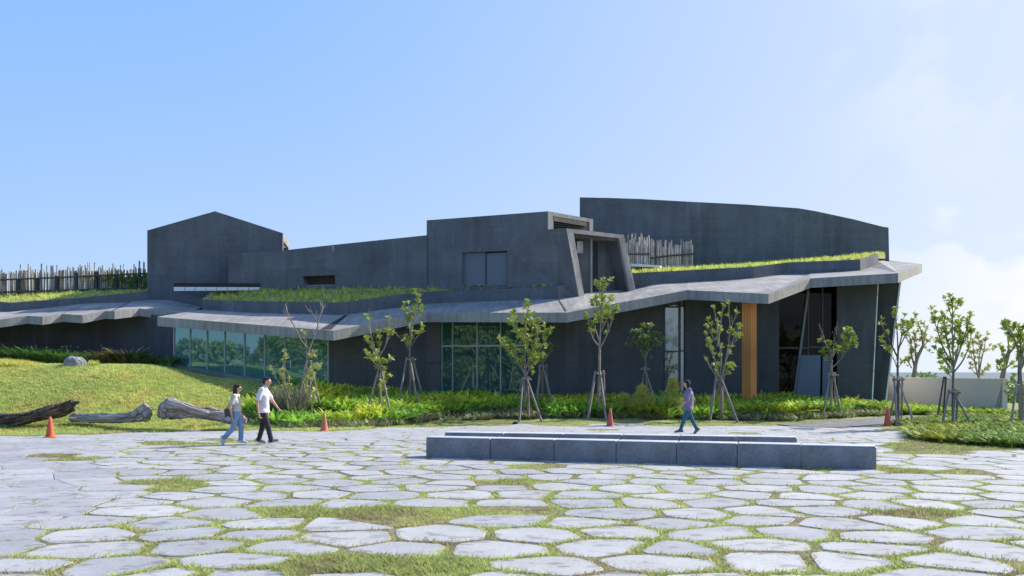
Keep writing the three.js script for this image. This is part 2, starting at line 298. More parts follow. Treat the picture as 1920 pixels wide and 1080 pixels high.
// asphalt path between the beds on the right
{
  const mid = [at(1470, 800, 34.6), at(1560, 800, 34.9), at(1640, 795, 36), at(1720, 790, 37.6), at(1900, 780, 40.5)].map(p => V(p.x, 0, p.z)), t = new Tris(), cur = new THREE.CatmullRomCurve3(mid);
  let prev = null;
  for (let i = 0; i <= 60; i++) {
    const u = i / 60, c = cur.getPoint(u), g = cur.getTangent(u), row = [];
    const wide = 1.5 * (i < 6 ? 0.45 + 0.09 * i : 1);
    for (let k = 0; k <= 6; k++) { const s = (k / 6 * 2 - 1) * wide, x = c.x - g.z * s, z = c.z + g.x * s; row.push(V(x, ground(x, z) + (k === 0 || k === 6 ? -0.03 : 0.034), z)); }
    if (prev) for (let k = 0; k < 6; k++) t.quad(prev[k], row[k], row[k + 1], prev[k + 1]);
    prev = row;
  }
  structure('path', t.geo(), M.asphalt);
}
// ---------------------------------------------------------------- plaza of irregular stone slabs
const holes = [[318, 906, 84, 9], [655, 963, 160, 13], [670, 1064, 230, 20], [1672, 963, 120, 10], [1765, 838, 118, 15], [130, 858, 60, 8], [330, 831, 60, 3], [440, 826, 50, 3], [1690, 884, 46, 6], [1600, 846, 40, 4], [800, 1010, 28, 12], [960, 902, 30, 7]];
const slabs = [], slabHash = new Map();
const tightAt = (x, d) => { const px = 960 + x * F / d, py = HOR + EYE * F / d; const a = smoothstep(60, -60, px - (py > 950 ? mixf(230, -40, (py - 950) / 110) : py > 880 ? mixf(250, 230, (py - 880) / 70) : 210)), far = smoothstep(832, 818, py) * 0.92, right = smoothstep(60, 0, Math.abs(py - 858 - (px - 1700) * 0.04)) * smoothstep(1640, 1700, px) * 0.5; return clamp(Math.max(a, far, right), 0, 1); };
{
  const R = rng(77), S = 0.99, sites = [];
  for (let j = 0; j < 36; j++) for (let i = 0; i < 38; i++) {
    const d = 3.5 + j * S * 0.9, x = -19 + (i + (j % 2 ? 0.5 : 0)) * S * 1.05;
    sites.push([x + (R() - 0.5) * 0.62, d + (R() - 0.5) * 0.56]);
  }
  for (const s of sites) {
    const [x, d] = s; if (d > lerpTable(edgeTab, x) - 0.05) continue;
    if (x > 12.4 && d > 24.5) continue;
    if (x > 9.6 && d > 33.2) continue;
    const px = 960 + x * F / d, py = HOR + EYE * F / d;
    if (holes.some(h => ((px - h[0]) / h[2]) ** 2 + ((py - h[1]) / h[3]) ** 2 < 1)) continue;
    if (R() < 0.012) continue;
    const tight = tightAt(x, d), gap = mixf(0.044 + 0.024 * R(), 0.006, tight);
    let poly = [[x - 2, d - 2], [x + 2, d - 2], [x + 2, d + 2], [x - 2, d + 2]];
    for (const q of sites) {
      if (q === s) continue; const dx = q[0] - x, dd = q[1] - d, L = Math.hypot(dx, dd); if (L > 3) continue;
      const nx = dx / L, nd = dd / L, lim = nx * (x + dx / 2) + nd * (d + dd / 2) - gap, out = [];
      for (let k = 0; k < poly.length; k++) {
        const a = poly[k], b = poly[(k + 1) % poly.length], fa = nx * a[0] + nd * a[1] - lim, fb = nx * b[0] + nd * b[1] - lim;
        if (fa <= 0) out.push(a); if ((fa < 0 && fb > 0) || (fa > 0 && fb < 0)) { const t = fa / (fa - fb); out.push([mixf(a[0], b[0], t), mixf(a[1], b[1], t)]); }
      }
      poly = out; if (poly.length < 3) break;
    }
    if (poly.length < 3) continue;
    // knock the corners off
    let p2 = [];
    poly.forEach((a, k) => { const b = poly[(k + 1) % poly.length], L = Math.hypot(b[0] - a[0], b[1] - a[1]); if (L < 0.05) { p2.push([mixf(a[0], b[0], .5), mixf(a[1], b[1], .5)]); return; } const q = mixf(0.14, 0.03, tight) * (0.6 + 0.8 * R()); p2.push([mixf(a[0], b[0], q), mixf(a[1], b[1], q)], [mixf(a[0], b[0], 1 - q), mixf(a[1], b[1], 1 - q)]); });
    p2 = p2.map(p => [p[0] + (R() - 0.5) * 0.035 * (1 - tight), p[1] + (R() - 0.5) * 0.035 * (1 - tight)]);
    const area = Math.abs(p2.reduce((s, a, k) => { const b = p2[(k + 1) % p2.length]; return s + a[0] * b[1] - b[0] * a[1]; }, 0)) / 2; if (area < 0.30) continue;
    const inView = px > -60 && px < 1980 && py < 1110;
    slabs.push({ x, d, poly: p2, tight, size: inView ? area / (d * d * d) : 0, r: R(), r2: R() });
  }
  slabs.sort((a, b) => b.size - a.size);
  const plaza = new THREE.Group(); plaza.name = 'pavement'; plaza.userData.kind = 'structure'; scene.add(plaza);
  const rest = [];
  slabs.forEach((s, n) => {
    const t = new Tris(), top = 0.010 + 0.007 * (s.r - 0.4) * (1 - s.tight), tilt = [(s.r2 - 0.5) * 0.007 * (1 - s.tight), (s.r - 0.5) * 0.007 * (1 - s.tight)], m = s.poly.length;
    const P = s.poly.map(p => V(p[0], 0, -p[1])), H = q => top + (q.x - s.x) * tilt[0] + (q.z + s.d) * tilt[1];
    const inn = P.map(p => { const q = V(mixf(p.x, s.x, 0.022), 0, mixf(p.z, -s.d, 0.022)); q.y = H(q); return q; }), edge = P.map(p => { const q = p.clone(); q.y = H(q) - mixf(0.006, 0.002, s.tight); return q; }), low = P.map(p => V(p.x, -0.03, p.z)), c = V(s.x, top, -s.d);
    for (let k = 0; k < m; k++) { const l = (k + 1) % m; t.tri(c, inn[k], inn[l]).quad(edge[k], edge[l], inn[l], inn[k]).quad(low[k], low[l], edge[l], edge[k]); }
    const g = t.geo(), uv = g.attributes.uv, o = [s.r * 7, s.r2 * 5]; for (let i = 0; i < uv.count; i++) uv.setXY(i, uv.getX(i) + o[0], uv.getY(i) + o[1]);
    for (let i = -1; i <= 1; i++) for (let j = -1; j <= 1; j++) { const key = `${Math.floor(s.x) + i},${Math.floor(s.d) + j}`; if (!slabHash.has(key)) slabHash.set(key, []); slabHash.get(key).push(s); }
    const mats = s.tight > 0.5 ? M.pavesTight : M.paves, mat = mats[Math.floor(s.r2 * 0.999 * mats.length)];
    if (n < 300 && s.size > 0) part(n ? `paving_stone_${String(n).padStart(3, '0')}` : 'paving_stone', g, mat, plaza);
    else rest.push(g);
  });
  const far = part('paving_stones', mergeGeometries(rest), M.paves[0], plaza); far.userData.kind = 'stuff';
}
function onSlab(x, d) {                                  // is this spot covered by a slab?
  for (const s of slabHash.get(`${Math.floor(x)},${Math.floor(d)}`) || []) { let inside = false; const p = s.poly; for (let i = 0, j = p.length - 1; i < p.length; j = i++) if ((p[i][1] > d) !== (p[j][1] > d) && x < (p[j][0] - p[i][0]) * (d - p[i][1]) / (p[j][1] - p[i][1]) + p[i][0]) inside = !inside; if (inside) return true; }
  return false;
}

// ---------------------------------------------------------------- the museum
const front = thing('museum_building', 'long low dark grey concrete museum with folded pale roof canopy and roof gardens', 'building', V(0, 0.5, -46));
{
  const B = (name, t, mat, label, parent = front) => part(name, t.isBufferGeometry ? t : t.geo(), mat, parent, label);
  // folded canopy roofs
  // each column joins a point of the eaves to a point of the back edge, so that the folds run from corner to corner
  const fold = (cols, thick) => {
    const P = cols.map(c => c.map(p => p.isVector3 ? p.clone() : at(...p)));
    for (const c of P) { const v = c[1].clone().sub(c[0]); c[1].addScaledVector(v, 0.9 / Math.max(1, v.length())); }      // the plate runs on under the parapets
    const t = new Tris(), lo = p => p.clone().setY(p.y - thick); t.top = [];
    const same = (a, b) => a.distanceTo(b) < 1e-4, face = (a, b, c) => { if (same(a, b) || same(b, c) || same(a, c)) return; t.tri(a, b, c).tri(lo(a), lo(c), lo(b)); t.top.push([a, b, c]); }, side = (a, b) => { if (!same(a, b)) t.quad(lo(a), lo(b), b, a); };
    for (let i = 0; i < P.length - 1; i++) { const [f0, b0] = P[i], [f1, b1] = P[i + 1]; face(f0, f1, b1); face(f0, b1, b0); side(f0, f1); side(b1, b0); }
    side(P[0][1], P[0][0]); side(P[P.length - 1][0], P[P.length - 1][1]); return t;
  };
  const along = (a, b, u) => at(...a).lerp(at(...b), u);
  const can1 = fold([[[-240, 592, 44.6], [-240, 572, 48.5]], [[-110, 604, 43.6], [-110, 577, 48]], [[0, 599, 43.9], [0, 583, 47.7]], [[0, 599, 43.9], [17, 584, 47.5]], [[52, 592, 44.6], [100, 575.5, 47.9]], [[80, 594, 44.0], [118, 573.5, 48]], [[117, 588.5, 44.7], [160, 568.5, 48.2]], [[155, 591, 44.15], [200, 567, 48.4]], [[197, 583, 44.95], [240, 565.8, 48.7]], [[215, 583.5, 44.6], [245, 565.5, 48.7]], [[262, 578, 45.6], [277, 562, 49.2]], [[300, 583, 45.4], [322, 562.5, 49.2]], [[352, 588, 45.2], [381, 575, 47.6]]], 0.36);
  const fI = [295, 594, 43], fJ = [625, 620, 39.5], fK = [800, 586.5, 42.5], fL = [1063, 586, 39.6], fM = [1289, 544, 42], fN = [1441, 551, 39.3], fO = [1520, 522, 42], fP = [1684, 512, 40.6], fQ = [1729, 495, 46];
  const can2 = fold([[fI, [352, 585, 45.3]], [fI, [380, 580, 45.5]], [along(fI, fJ, 0.5), [480, 586, 44.7]], [fJ, [635, 590, 43.4]], [fJ, [652, 589, 43.5]], [along(fJ, fK, 0.55), [755, 575, 44.7]], [fK, [802, 569, 45.3]], [along(fK, fL, 0.5), [960, 563, 44]], [fL, [1046, 560, 43.4]], [fL, [1096, 554, 43.7]], [along(fL, fM, 0.5), [1184, 545, 45.9]], [along(fL, fM, 0.9), [1238, 531.2, 46.65]], [fM, [1290, 528.5, 46.6]], [fM, [1372, 524, 46.5]], [fN, [1414, 521.5, 46.4]], [fN, [1460, 517, 46.7]], [fO, [1520, 513, 46.8]], [along(fO, fP, 0.5), [1590, 508.5, 46.8]], [fP, [1613, 507, 46.7]], [fP, [1635, 501.5, 47.7]], [fP, [1647, 490, 49.2]], [fQ, [1668, 488, 53]]], 0.4);
  const roof1 = B('canopy_roof', can1, M.conc, 'lower folded pale concrete canopy of the left wing'), roof2 = B('canopy_roof', can2, M.conc, 'long folded pale concrete canopy with pointed eaves');
  const tops = [...can1.top, ...can2.top];
  // roof gutters and cracked joints: narrow dark strips let into the plate
  const strip = (a, b, w0, w1, parent, name = 'drain_channel') => { const A = at(...a), Bq = at(...b), t = new Tris(), dir = Bq.clone().sub(A).setY(0).normalize(), s = V(-dir.z, 0, dir.x); let pr = null; for (let i = 0; i <= 10; i++) { const u = i / 10, c = A.clone().lerp(Bq, u), w = mixf(w0, w1, u), row = [c.clone().addScaledVector(s, w), c.clone().addScaledVector(s, -w)].map(p => { const y = heightOn(tops, p.x, p.z); return p.setY((y ?? p.y) + 0.012); }); if (pr) t.quad(pr[0], row[0], row[1], pr[1]); pr = row; } B(name, t, M.dark, null, parent); };
  strip([611, 619, 39.75], [649, 591, 43.2], 0.22, 0.07, roof2); strip([211, 583, 44.75], [244, 567, 48.5], 0.04, 0.04, roof1); strip([1061, 584, 39.9], [1047, 563, 43.1], 0.035, 0.02, roof2, 'roof_joint'); strip([118, 588, 44.8], [160, 571, 47.9], 0.015, 0.015, roof1, 'roof_joint');
  // ground-floor walls, run up into the canopy
  const wallRun = (pts, thick, mat, label, name = 'wall') => {
    const out = [];
    for (let i = 0; i < pts.length - 1; i++) { const a = at(pts[i][0], HOR, pts[i][1]), b = at(pts[i + 1][0], HOR, pts[i + 1][1]), n = Math.max(1, Math.round(a.distanceTo(b) / 0.8)); for (let k = 0; k < n + (i === pts.length - 2 ? 1 : 0); k++) { const p = a.clone().lerp(b, k / n), y = heightOn(tops, p.x, p.z); out.push({ x: p.x, z: p.z, y0: Math.min(ground(p.x, p.z), 1) - 0.8, y1: (y ?? (p.x < -10 ? 4.25 : 5.2)) - 0.2 }); } }
    return B(name, ribbon(out, thick), mat, label);
  };
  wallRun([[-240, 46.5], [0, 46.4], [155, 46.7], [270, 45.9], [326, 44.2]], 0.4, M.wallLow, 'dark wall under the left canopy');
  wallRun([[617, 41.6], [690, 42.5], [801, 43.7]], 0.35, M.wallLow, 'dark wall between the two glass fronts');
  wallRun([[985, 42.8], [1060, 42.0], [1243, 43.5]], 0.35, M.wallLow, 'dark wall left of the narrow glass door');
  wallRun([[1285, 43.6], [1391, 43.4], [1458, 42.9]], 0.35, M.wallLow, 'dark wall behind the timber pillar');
  // leaning end walls
  const yTop = (px, d) => { const p = at(px, HOR, d), y = heightOn(tops, p.x, p.z); return HOR - ((y ?? 5.4) - 0.2 - EYE) * F / d; };
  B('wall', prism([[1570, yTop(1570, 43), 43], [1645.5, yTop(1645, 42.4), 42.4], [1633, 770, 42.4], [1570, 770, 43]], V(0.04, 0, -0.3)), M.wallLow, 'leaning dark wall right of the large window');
  B('wall_edge', prism([[1646, yTop(1646, 42.38), 42.38], [1648, yTop(1648, 42.38), 42.38], [1636, 770, 42.38], [1633.5, 770, 42.38]], V(0.02, 0, -0.3)), M.painted_sunlight, 'thin edge of the leaning wall, coloured pale as if sunlit');  // sunlight on the wall's end is put into its whitish colour
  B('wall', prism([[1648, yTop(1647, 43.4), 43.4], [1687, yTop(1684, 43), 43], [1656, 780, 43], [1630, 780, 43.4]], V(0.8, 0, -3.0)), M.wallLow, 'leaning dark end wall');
  B('wall_edge', prism([[1688, yTop(1686, 42.98), 42.98], [1691.5, yTop(1686, 42.98), 42.98], [1659.5, 780, 42.98], [1656.5, 780, 42.98]], V(0.8, 0, -3.0)), M.painted_sunlight, 'thin edge of the leaning end wall, coloured pale as if sunlit');  // lit end face: the brightness comes from the pale material

  // glazing: panes stand between thin mullions, a dim room behind
  function glazing(name, label, A, Bq, xs, mat, opt = {}) {         // A, Bq = [px, d]; xs = mullion positions in the photograph
    const a = at(A[0], HOR, A[1]), b = at(Bq[0], HOR, Bq[1]), dir = b.clone().sub(a).normalize(), nrm = V(dir.z, 0, -dir.x), ang = Math.atan2(-dir.z, dir.x);
    const hit = px => { const k = (px - 960) / F; const s = (-k * a.z - a.x) / (dir.x + k * dir.z); return a.clone().addScaledVector(dir, s); };
    const grp = new THREE.Group(); grp.name = name; grp.userData.label = label; front.add(grp); grp.position.copy(a).sub(front.position); grp.updateMatrixWorld();
    const add = (n, g, m) => { const q = new THREE.Mesh(g, m); q.name = n; q.castShadow = q.receiveShadow = true; g.translate(-a.x, -a.y, -a.z); grp.add(q); };
    const topY = p => (opt.top ?? ((heightOn(tops, p.x, p.z) ?? 5.0) - 0.36)), botY = p => (opt.bottom ? opt.bottom(p) : ground(p.x, p.z) + 0.12);
    for (let i = 0; i < xs.length - 1; i++) {
      const p = hit(xs[i]), q = hit(xs[i + 1]), rows = opt.rows ? [0, ...opt.rows, 1] : [0, 1];
      for (let r = 0; r < rows.length - 1; r++) {
        const t = new Tris(), lo = (w, u) => mixf(botY(w), topY(w), u), g = 0.012;
        const P = p.clone().addScaledVector(dir, g), Q = q.clone().addScaledVector(dir, -g);
        t.quad(V(P.x, lo(P, rows[r]) + g, P.z), V(Q.x, lo(Q, rows[r]) + g, Q.z), V(Q.x, lo(Q, rows[r + 1]) - g, Q.z), V(P.x, lo(P, rows[r + 1]) - g, P.z));
        add('pane', t.geo(), mat[(i + r) % mat.length]);
        if (r > 0) { const len = p.distanceTo(q), y = (lo(p, rows[r]) + lo(q, rows[r])) / 2; add('transom', box(len - 0.02, 0.07, 0.08, (p.x + q.x) / 2, y, (p.z + q.z) / 2, ang), opt.frame || M.steelPale); }
      }
    }
    xs.forEach((x, i) => { const p = hit(x), w = opt.mw ?? 0.045, y0 = botY(p), y1 = topY(p) + 0.1; add('mullion', box(w, y1 - y0, 0.1, p.x, (y0 + y1) / 2, p.z, ang), opt.frame || M.steelPale); });
    const L = hit(xs[0]), Rr = hit(xs[xs.length - 1]), len = L.distanceTo(Rr), mid = L.clone().lerp(Rr, 0.5);
    if (opt.sill !== false) { const t = new Tris(); t.p = ribbon([L, Rr].map(p => ({ x: p.x - nrm.x * 0.14, z: p.z - nrm.z * 0.14, y0: botY(p) - 0.7, y1: botY(p) })), 0.28).p; add('sill', t.geo(), M.conc); }
    // the room behind
    const t = new Tris(), dep = opt.depth ?? 4, back = [L, Rr].map(p => p.clone().addScaledVector(nrm, dep)), yb = Math.min(botY(L), botY(Rr)) - 0.1, ytL = topY(L) + 0.02, ytR = topY(Rr) + 0.02, f = (p, y) => V(p.x, y, p.z);
    const s0 = L.clone().addScaledVector(nrm, 0.12), s1 = Rr.clone().addScaledVector(nrm, 0.12);
    t.quad(f(back[0], yb), f(back[1], yb), f(back[1], ytR), f(back[0], ytL)).quad(f(s0, yb), f(back[0], yb), f(back[0], ytL), f(s0, ytL)).quad(f(s1, yb), f(back[1], yb), f(back[1], ytR), f(s1, ytR)).quad(f(s0, yb), f(s1, yb), f(back[1], yb), f(back[0], yb)).quad(f(s0, ytL), f(s1, ytR), f(back[1], ytR), f(back[0], ytL));
    add('interior', t.geo(), opt.room || M.room);
    return grp;
  }
  glazing('window', 'long teal glass front under the canopy', [326, 44.0], [617, 41.6], [327, 357, 389, 422, 459, 497, 535, 576, 616], [M.glassTeal]);
  glazing('window', 'teal glass front behind the staked trees', [828, 44.0], [985, 42.75], [828, 849, 895, 939, 984], [M.glassGreen], { room: M.room, rows: [0.62] });
  glazing('door', 'dark recessed door left of the glass front', [801, 43.9], [828, 44.0], [802, 827], [M.doorDull], { frame: M.metal, rows: [0.42], room: M.roomDark, sill: false });
  glazing('door', 'narrow pale blue glass door with dark frame', [1243, 43.75], [1285, 43.75], [1245, 1274, 1284], [M.glassGrey, M.glassBlue], { frame: M.metal, rows: [0.47, 0.9], mw: 0.1, room: M.roomDark, sill: false });
  const big = glazing('window', 'tall dark window under the pointed canopy', [1458, 43.4], [1570, 43.4], [1459, 1515, 1542, 1569], [M.glassDark], { frame: M.metal, rows: [0.48], room: M.roomDark, mw: 0.06, sill: false, depth: 5 });
  B('blue_pane', prism([[1543, 668, 43.25], [1558, 668, 43.25], [1557, 770, 43.25], [1541, 770, 43.25]], V(0, 0, -0.03)), M.glassDeep, 'narrow blue pane beside the low pane', front);
  for (const [px, d] of [[479.5, 43.35], [545, 42.65]]) { const p = at(px, 683, d - 0.62 + (px > 500 ? 0.1 : 0.25)); B('door_handle', box(0.035, 0.36, 0.04, p.x, p.y, p.z), M.white, 'white vertical pull on the glass front', front); }
  // leaning post of the large window and the blue lower light
  B('leaning_post', prism([[1514, 545, 43.3], [1518, 545, 43.3], [1488, 770, 43.3], [1484, 770, 43.3]], V(0, 0, -0.12)), M.steelDark, 'leaning grey post of the large window', front);
  B('blue_pane', prism([[1502, 666, 43.25], [1539, 666, 43.25], [1537, 770, 43.25], [1489, 770, 43.25]], V(0, 0, -0.03)), M.glassDeep, 'low blue reflecting pane in the large window', front);
  B('door_frame', prism([[1240, yTop(1240, 43.6), 43.6], [1244.5, yTop(1244, 43.6), 43.6], [1244.5, 770, 43.6], [1240, 770, 43.6]], V(0, 0, -0.4)), M.metal, null, front);
  // timber pillar: two planked faces
  {
    const base = at(1405, HOR, 40.7), pil = new THREE.Group(); pil.name = 'pillar'; pil.userData.label = 'square pillar clad in orange brown timber'; front.add(pil); pil.position.copy(base).sub(front.position);
    const y0 = ground(base.x, base.z) - 0.1, y1 = heightOn(tops, base.x, base.z) - 0.2, w = 0.42, ang = 0.74;
    const core = box(w - 0.03, y1 - y0, w - 0.03, 0, (y0 + y1) / 2 - base.y, 0, ang); const cm = new THREE.Mesh(core, M.brownPanel); cm.name = 'core'; pil.add(cm);
    for (let s = 0; s < 4; s++) for (let k = 0; k < 3; k++) { const g = box(w / 3 - 0.004, y1 - y0 - 0.02, 0.02, -w / 3 + k * w / 3, (y0 + y1) / 2 - base.y, w / 2 - 0.005, 0); g.rotateY(ang + s * Math.PI / 2); const m = new THREE.Mesh(g, M.wood); m.name = 'plank'; m.castShadow = m.receiveShadow = true; pil.add(m); }
  }

  // parapets of the roof gardens
  const para = (pts, thick, label, mat = M.wall) => B('parapet', ribbon(pts.map(([px, yt, yb, d]) => { const p = at(px, yt, d), q = at(px, yb, d); return { x: p.x, z: p.z, y1: p.y, y0: q.y - 0.45 }; }), thick), mat, label);
  const PL = [[-240, 553, 572, 48.4], [0, 565.5, 583, 47.6], [18, 567.5, 584, 47.4], [160, 557.5, 568.5, 48.1], [245, 549, 565.5, 48.6], [277, 545.5, 562, 49.1]];
  para(PL, 0.22, 'low dark parapet of the left roof garden');
  para([[322, 546, 562.5, 49.1], [379.5, 559.5, 574, 47.4], [383, 561, 576, 46.6]], 0.22, 'short dark parapet beside the gabled block');
  const PM = [[394, 552, 580, 47.4], [380, 562, 580, 45.4], [480, 565, 586, 44.6], [635, 567, 590, 43.3], [652, 566, 589, 43.4], [755, 551, 575, 44.6], [802, 547, 569, 45.2], [960, 541, 563, 43.9], [1046, 535.5, 560, 43.3], [1085, 533, 556, 44.1]];
  para(PM, 0.22, 'long dark parapet of the middle roof garden');
  const PR = [[1150, 514, 536, 46.7], [1187, 512, 534, 46.6], [1414, 500, 521.5, 46.3], [1477, 492, 516, 47.4], [1613, 486.5, 507, 46.6], [1647, 475, 490, 49.1]];
  para(PR, 0.22, 'dark angled parapet of the right roof garden');

  // gabled block: gable walls, roof planes, open right side
  const gv = V(-0.42, 0, -3.2), gd = 49.1, GA = [[276, 432], [403, 396], [530, 437]];
  B('gable_wall', prism([...GA.map(p => [...p, gd]), [530, 575, gd], [276, 575, gd]], gv.clone().multiplyScalar(0.13)), M.wall, 'dark front gable of the left block');
  { const o = gv.clone().multiplyScalar(0.86), P = ps => ps.map(p => at(p[0], p[1], gd)); const g3 = (ps, off) => { const q = P(ps).map(p => p.clone().add(off)); return q; };
    const t = new Tris(), th = 0.35, A = at(276, 432, gd), C = at(403, 396, gd), D = at(530, 437, gd), lo = p => p.clone().setY(p.y - th), s0 = gv.clone().multiplyScalar(0.13), s1 = gv;
    for (const [p, q] of [[A, C], [C, D]]) { const p0 = p.clone().add(s0), q0 = q.clone().add(s0), p1 = p.clone().add(s1), q1 = q.clone().add(s1); t.quad(p0, q0, q1, p1).quad(lo(p0), lo(p1), lo(q1), lo(q0)).quad(p1, q1, lo(q1), lo(p1)); if (q === D) t.quad(lo(q0), lo(q1), q1, q0); else t.quad(lo(p0), p0, p1, lo(p1)); }
    B('roof', t, M.conc, 'roof slab of the gabled block');
    const low = p => V(p.x, 6.6, p.z), t2 = new Tris(); t2.quad(low(D.clone().add(s0)), low(D.clone().add(s1)), low(A.clone().add(s1)), low(A.clone().add(s0))); const Al = A.clone().add(s0), Ar = A.clone().add(s1); t2.quad(V(Al.x, 5, Al.z), V(Ar.x, 5, Ar.z), lo(Ar), lo(Al));
    const e0 = D.clone().add(gv.clone().multiplyScalar(0.9)), e1 = D.clone().add(gv); t2.quad(V(e0.x, 6.6, e0.z), V(e1.x, 6.6, e1.z), lo(e1), lo(e0)).quad(V(e0.x, 6.6, e0.z), lo(e0), lo(e0).add(V(-0.4, 0, 0.05)), V(e0.x - 0.4, 6.6, e0.z + 0.05));
    const f0 = D.clone().add(s0), f1 = D.clone().add(s1), yy = 7.55; t2.quad(V(f0.x, 5, f0.z), V(f1.x, 5, f1.z), V(f1.x, yy, f1.z), V(f0.x, yy, f0.z));
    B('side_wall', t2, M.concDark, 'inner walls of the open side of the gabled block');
  }
  // skylight strip
  { const t = prism([[326, 538, 47.2], [486, 538.5, 46.6], [486, 544, 46.6], [326, 545.5, 47.2]], V(0.02, 0, -0.2)); const sk = B('skylight', t, M.white, 'long white skylight strip'); B('skylight_hood', prism([[326, 530.5, 47.22], [486, 531.5, 46.62], [486, 537.8, 46.62], [326, 537.5, 47.22]], V(0.02, 0, -0.5)), M.dark, 'dark band over the skylight strip');
    for (let k = 1; k < 8; k++) { const x = 326 + 20 * k, d = mixf(47.2, 46.6, k / 8) - 0.01; B('skylight_joint', prism([[x, 538.6, d], [x + 0.7, 538.6, d], [x + 0.7, 544.2, d], [x, 544.2, d]], V(0, 0, 0.006)), M.metal, null, sk); } }
  // long upper wall with slot window
  const w2d = px => mixf(47.0, 45.4, (px - 428) / 372), w2 = (px, py) => [px, py, w2d(px)];
  B('upper_wall', prism([w2(428, 475.5), w2(530, 469.5), w2(623, 459.3), w2(800, 441), w2(800, 575), w2(428, 575)], V(0.1, 0, -0.5), [[w2(567.5, 518), w2(628, 515.5), w2(628.5, 535.5), w2(572, 536)]]), M.wall, 'long dark upper wall with a slot window');
  B('wall_joint', prism([[622, 460, w2d(622) - 0.012], [626, 459.6, w2d(626) - 0.012], [627, 471, w2d(627) - 0.012], [623, 471, w2d(623) - 0.012]], V(0, 0, 0.009)), M.conc, null);
  { const win = B('slot_window', prism([[563, 508, w2d(563) + 0.62], [633, 508, w2d(633) + 0.62], [633, 540, w2d(633) + 0.62], [563, 540, w2d(563) + 0.62]], V(0, 0, -0.05)), M.brownPanel, 'low slot window with dark brown louvres');
    for (let k = 0; k < 4; k++) B('slat', prism([[566, 519 + k * 4.2, w2d(566) + 0.5], [629, 517 + k * 4.5, w2d(629) + 0.5], [629, 519.2 + k * 4.5, w2d(629) + 0.5], [566, 521.2 + k * 4.2, w2d(566) + 0.5]], V(0, 0, -0.1)), M.brownPanel, null, win);
    B('sill', prism([[570, 534.5, w2d(570) + 0.1], [629, 533.5, w2d(629) + 0.1], [629, 535.8, w2d(629) + 0.1], [570, 536.4, w2d(570) + 0.1]], V(0.02, 0, -0.4)), M.conc, null, win); }
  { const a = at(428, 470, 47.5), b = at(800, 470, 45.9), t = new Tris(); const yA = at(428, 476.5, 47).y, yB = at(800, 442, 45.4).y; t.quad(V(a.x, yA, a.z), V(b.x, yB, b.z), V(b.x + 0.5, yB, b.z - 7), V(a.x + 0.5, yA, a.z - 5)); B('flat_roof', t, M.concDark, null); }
  // middle block with big window and two open concrete frames facing right
  const w3d = px => mixf(45.5, 43.0, (px - 800) / 262), w3 = (px, py) => [px, py, w3d(px)];
  B('upper_wall', prism([w3(800, 413), w3(1028, 396), w3(1028, 430), w3(1062, 428), [1086, 560, 43.5], w3(800, 575)], V(0.25, 0, -0.32), [[w3(866, 473.5), w3(951, 470), w3(951, 536.5), w3(866, 537.5)]]), M.wall, 'tall dark wall of the middle block');
  { const P = at(800, 413, 45.5), t = new Tris(), q = P.clone().add(V(0.6, 0, -6)); t.quad(V(P.x, 5, P.z), V(q.x, 5, q.z), V(q.x, P.y, q.z), P); B('side_wall', t, M.wall, null); }
  { const win = B('window', prism([[862, 466, w3d(862) + 0.34], [955, 463, w3d(955) + 0.34], [955, 542, w3d(955) + 0.34], [862, 542, w3d(862) + 0.34]], V(0, 0, -0.05)), M.dark, 'two-light window in the middle block');
    for (const [x0, x1] of [[867.5, 909.8], [912, 950.5]]) B('pane', prism([[x0, 475.2, w3d(x0) + 0.2], [x1, 473.2, w3d(x1) + 0.2], [x1, 535.6, w3d(x1) + 0.2], [x0, 536.5, w3d(x0) + 0.2]], V(0, 0, -0.02)), M.glassDull, null, win);
    B('frame', prism([[909.8, 473, w3d(910) + 0.16], [912, 473, w3d(912) + 0.16], [912, 537, w3d(912) + 0.16], [909.8, 537, w3d(910) + 0.16]], V(0, 0, -0.08)), M.metal, null, win); }
  const pd = px => mixf(43.3, 45.3, (px - 1028) / 84), q1 = (px, py, o = 0) => [px, py, pd(px) + o], qd = px => mixf(43.0, 45.2, (px - 1062) / 108), q2 = (px, py, o = 0) => [px, py, qd(px) + o];
  const inV = V(-0.62, 0, -0.78);
  // flat roofs
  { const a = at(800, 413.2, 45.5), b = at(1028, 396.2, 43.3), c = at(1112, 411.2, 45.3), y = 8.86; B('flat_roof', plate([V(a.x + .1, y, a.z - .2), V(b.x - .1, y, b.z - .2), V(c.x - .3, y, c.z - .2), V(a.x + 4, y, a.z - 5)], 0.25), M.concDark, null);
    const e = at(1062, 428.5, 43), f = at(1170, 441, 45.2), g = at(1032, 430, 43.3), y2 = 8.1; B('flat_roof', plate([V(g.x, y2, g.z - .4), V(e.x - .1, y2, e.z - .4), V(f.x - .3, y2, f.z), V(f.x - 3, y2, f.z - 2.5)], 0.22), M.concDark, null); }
  B('upper_frame', prism([q1(1028, 396), q1(1112, 411), q1(1112, 434), q1(1105.5, 433.5), q1(1105.5, 416.5), q1(1036.5, 405), q1(1036.5, 430.5), q1(1028, 430.5)], inV.clone().multiplyScalar(0.14)), M.conc, 'small open concrete frame on the roof');
  { const lv = B('louvre', prism([q1(1030, 400, 1.5), q1(1110, 412, 1.5), q1(1110, 440, 1.5), q1(1030, 440, 1.5)], V(0, 0, -0.05)), M.dark, 'dark louvre inside the small frame');
    for (let k = 0; k < 6; k++) B('slat', prism([q1(1037, 410 + k * 3.9, 0.6), q1(1104, 418 + k * 3.4, 0.6), q1(1104, 419.4 + k * 3.4, 0.6), q1(1037, 411.6 + k * 3.9, 0.6)], inV.clone().multiplyScalar(0.12)), M.metal, null, lv); }
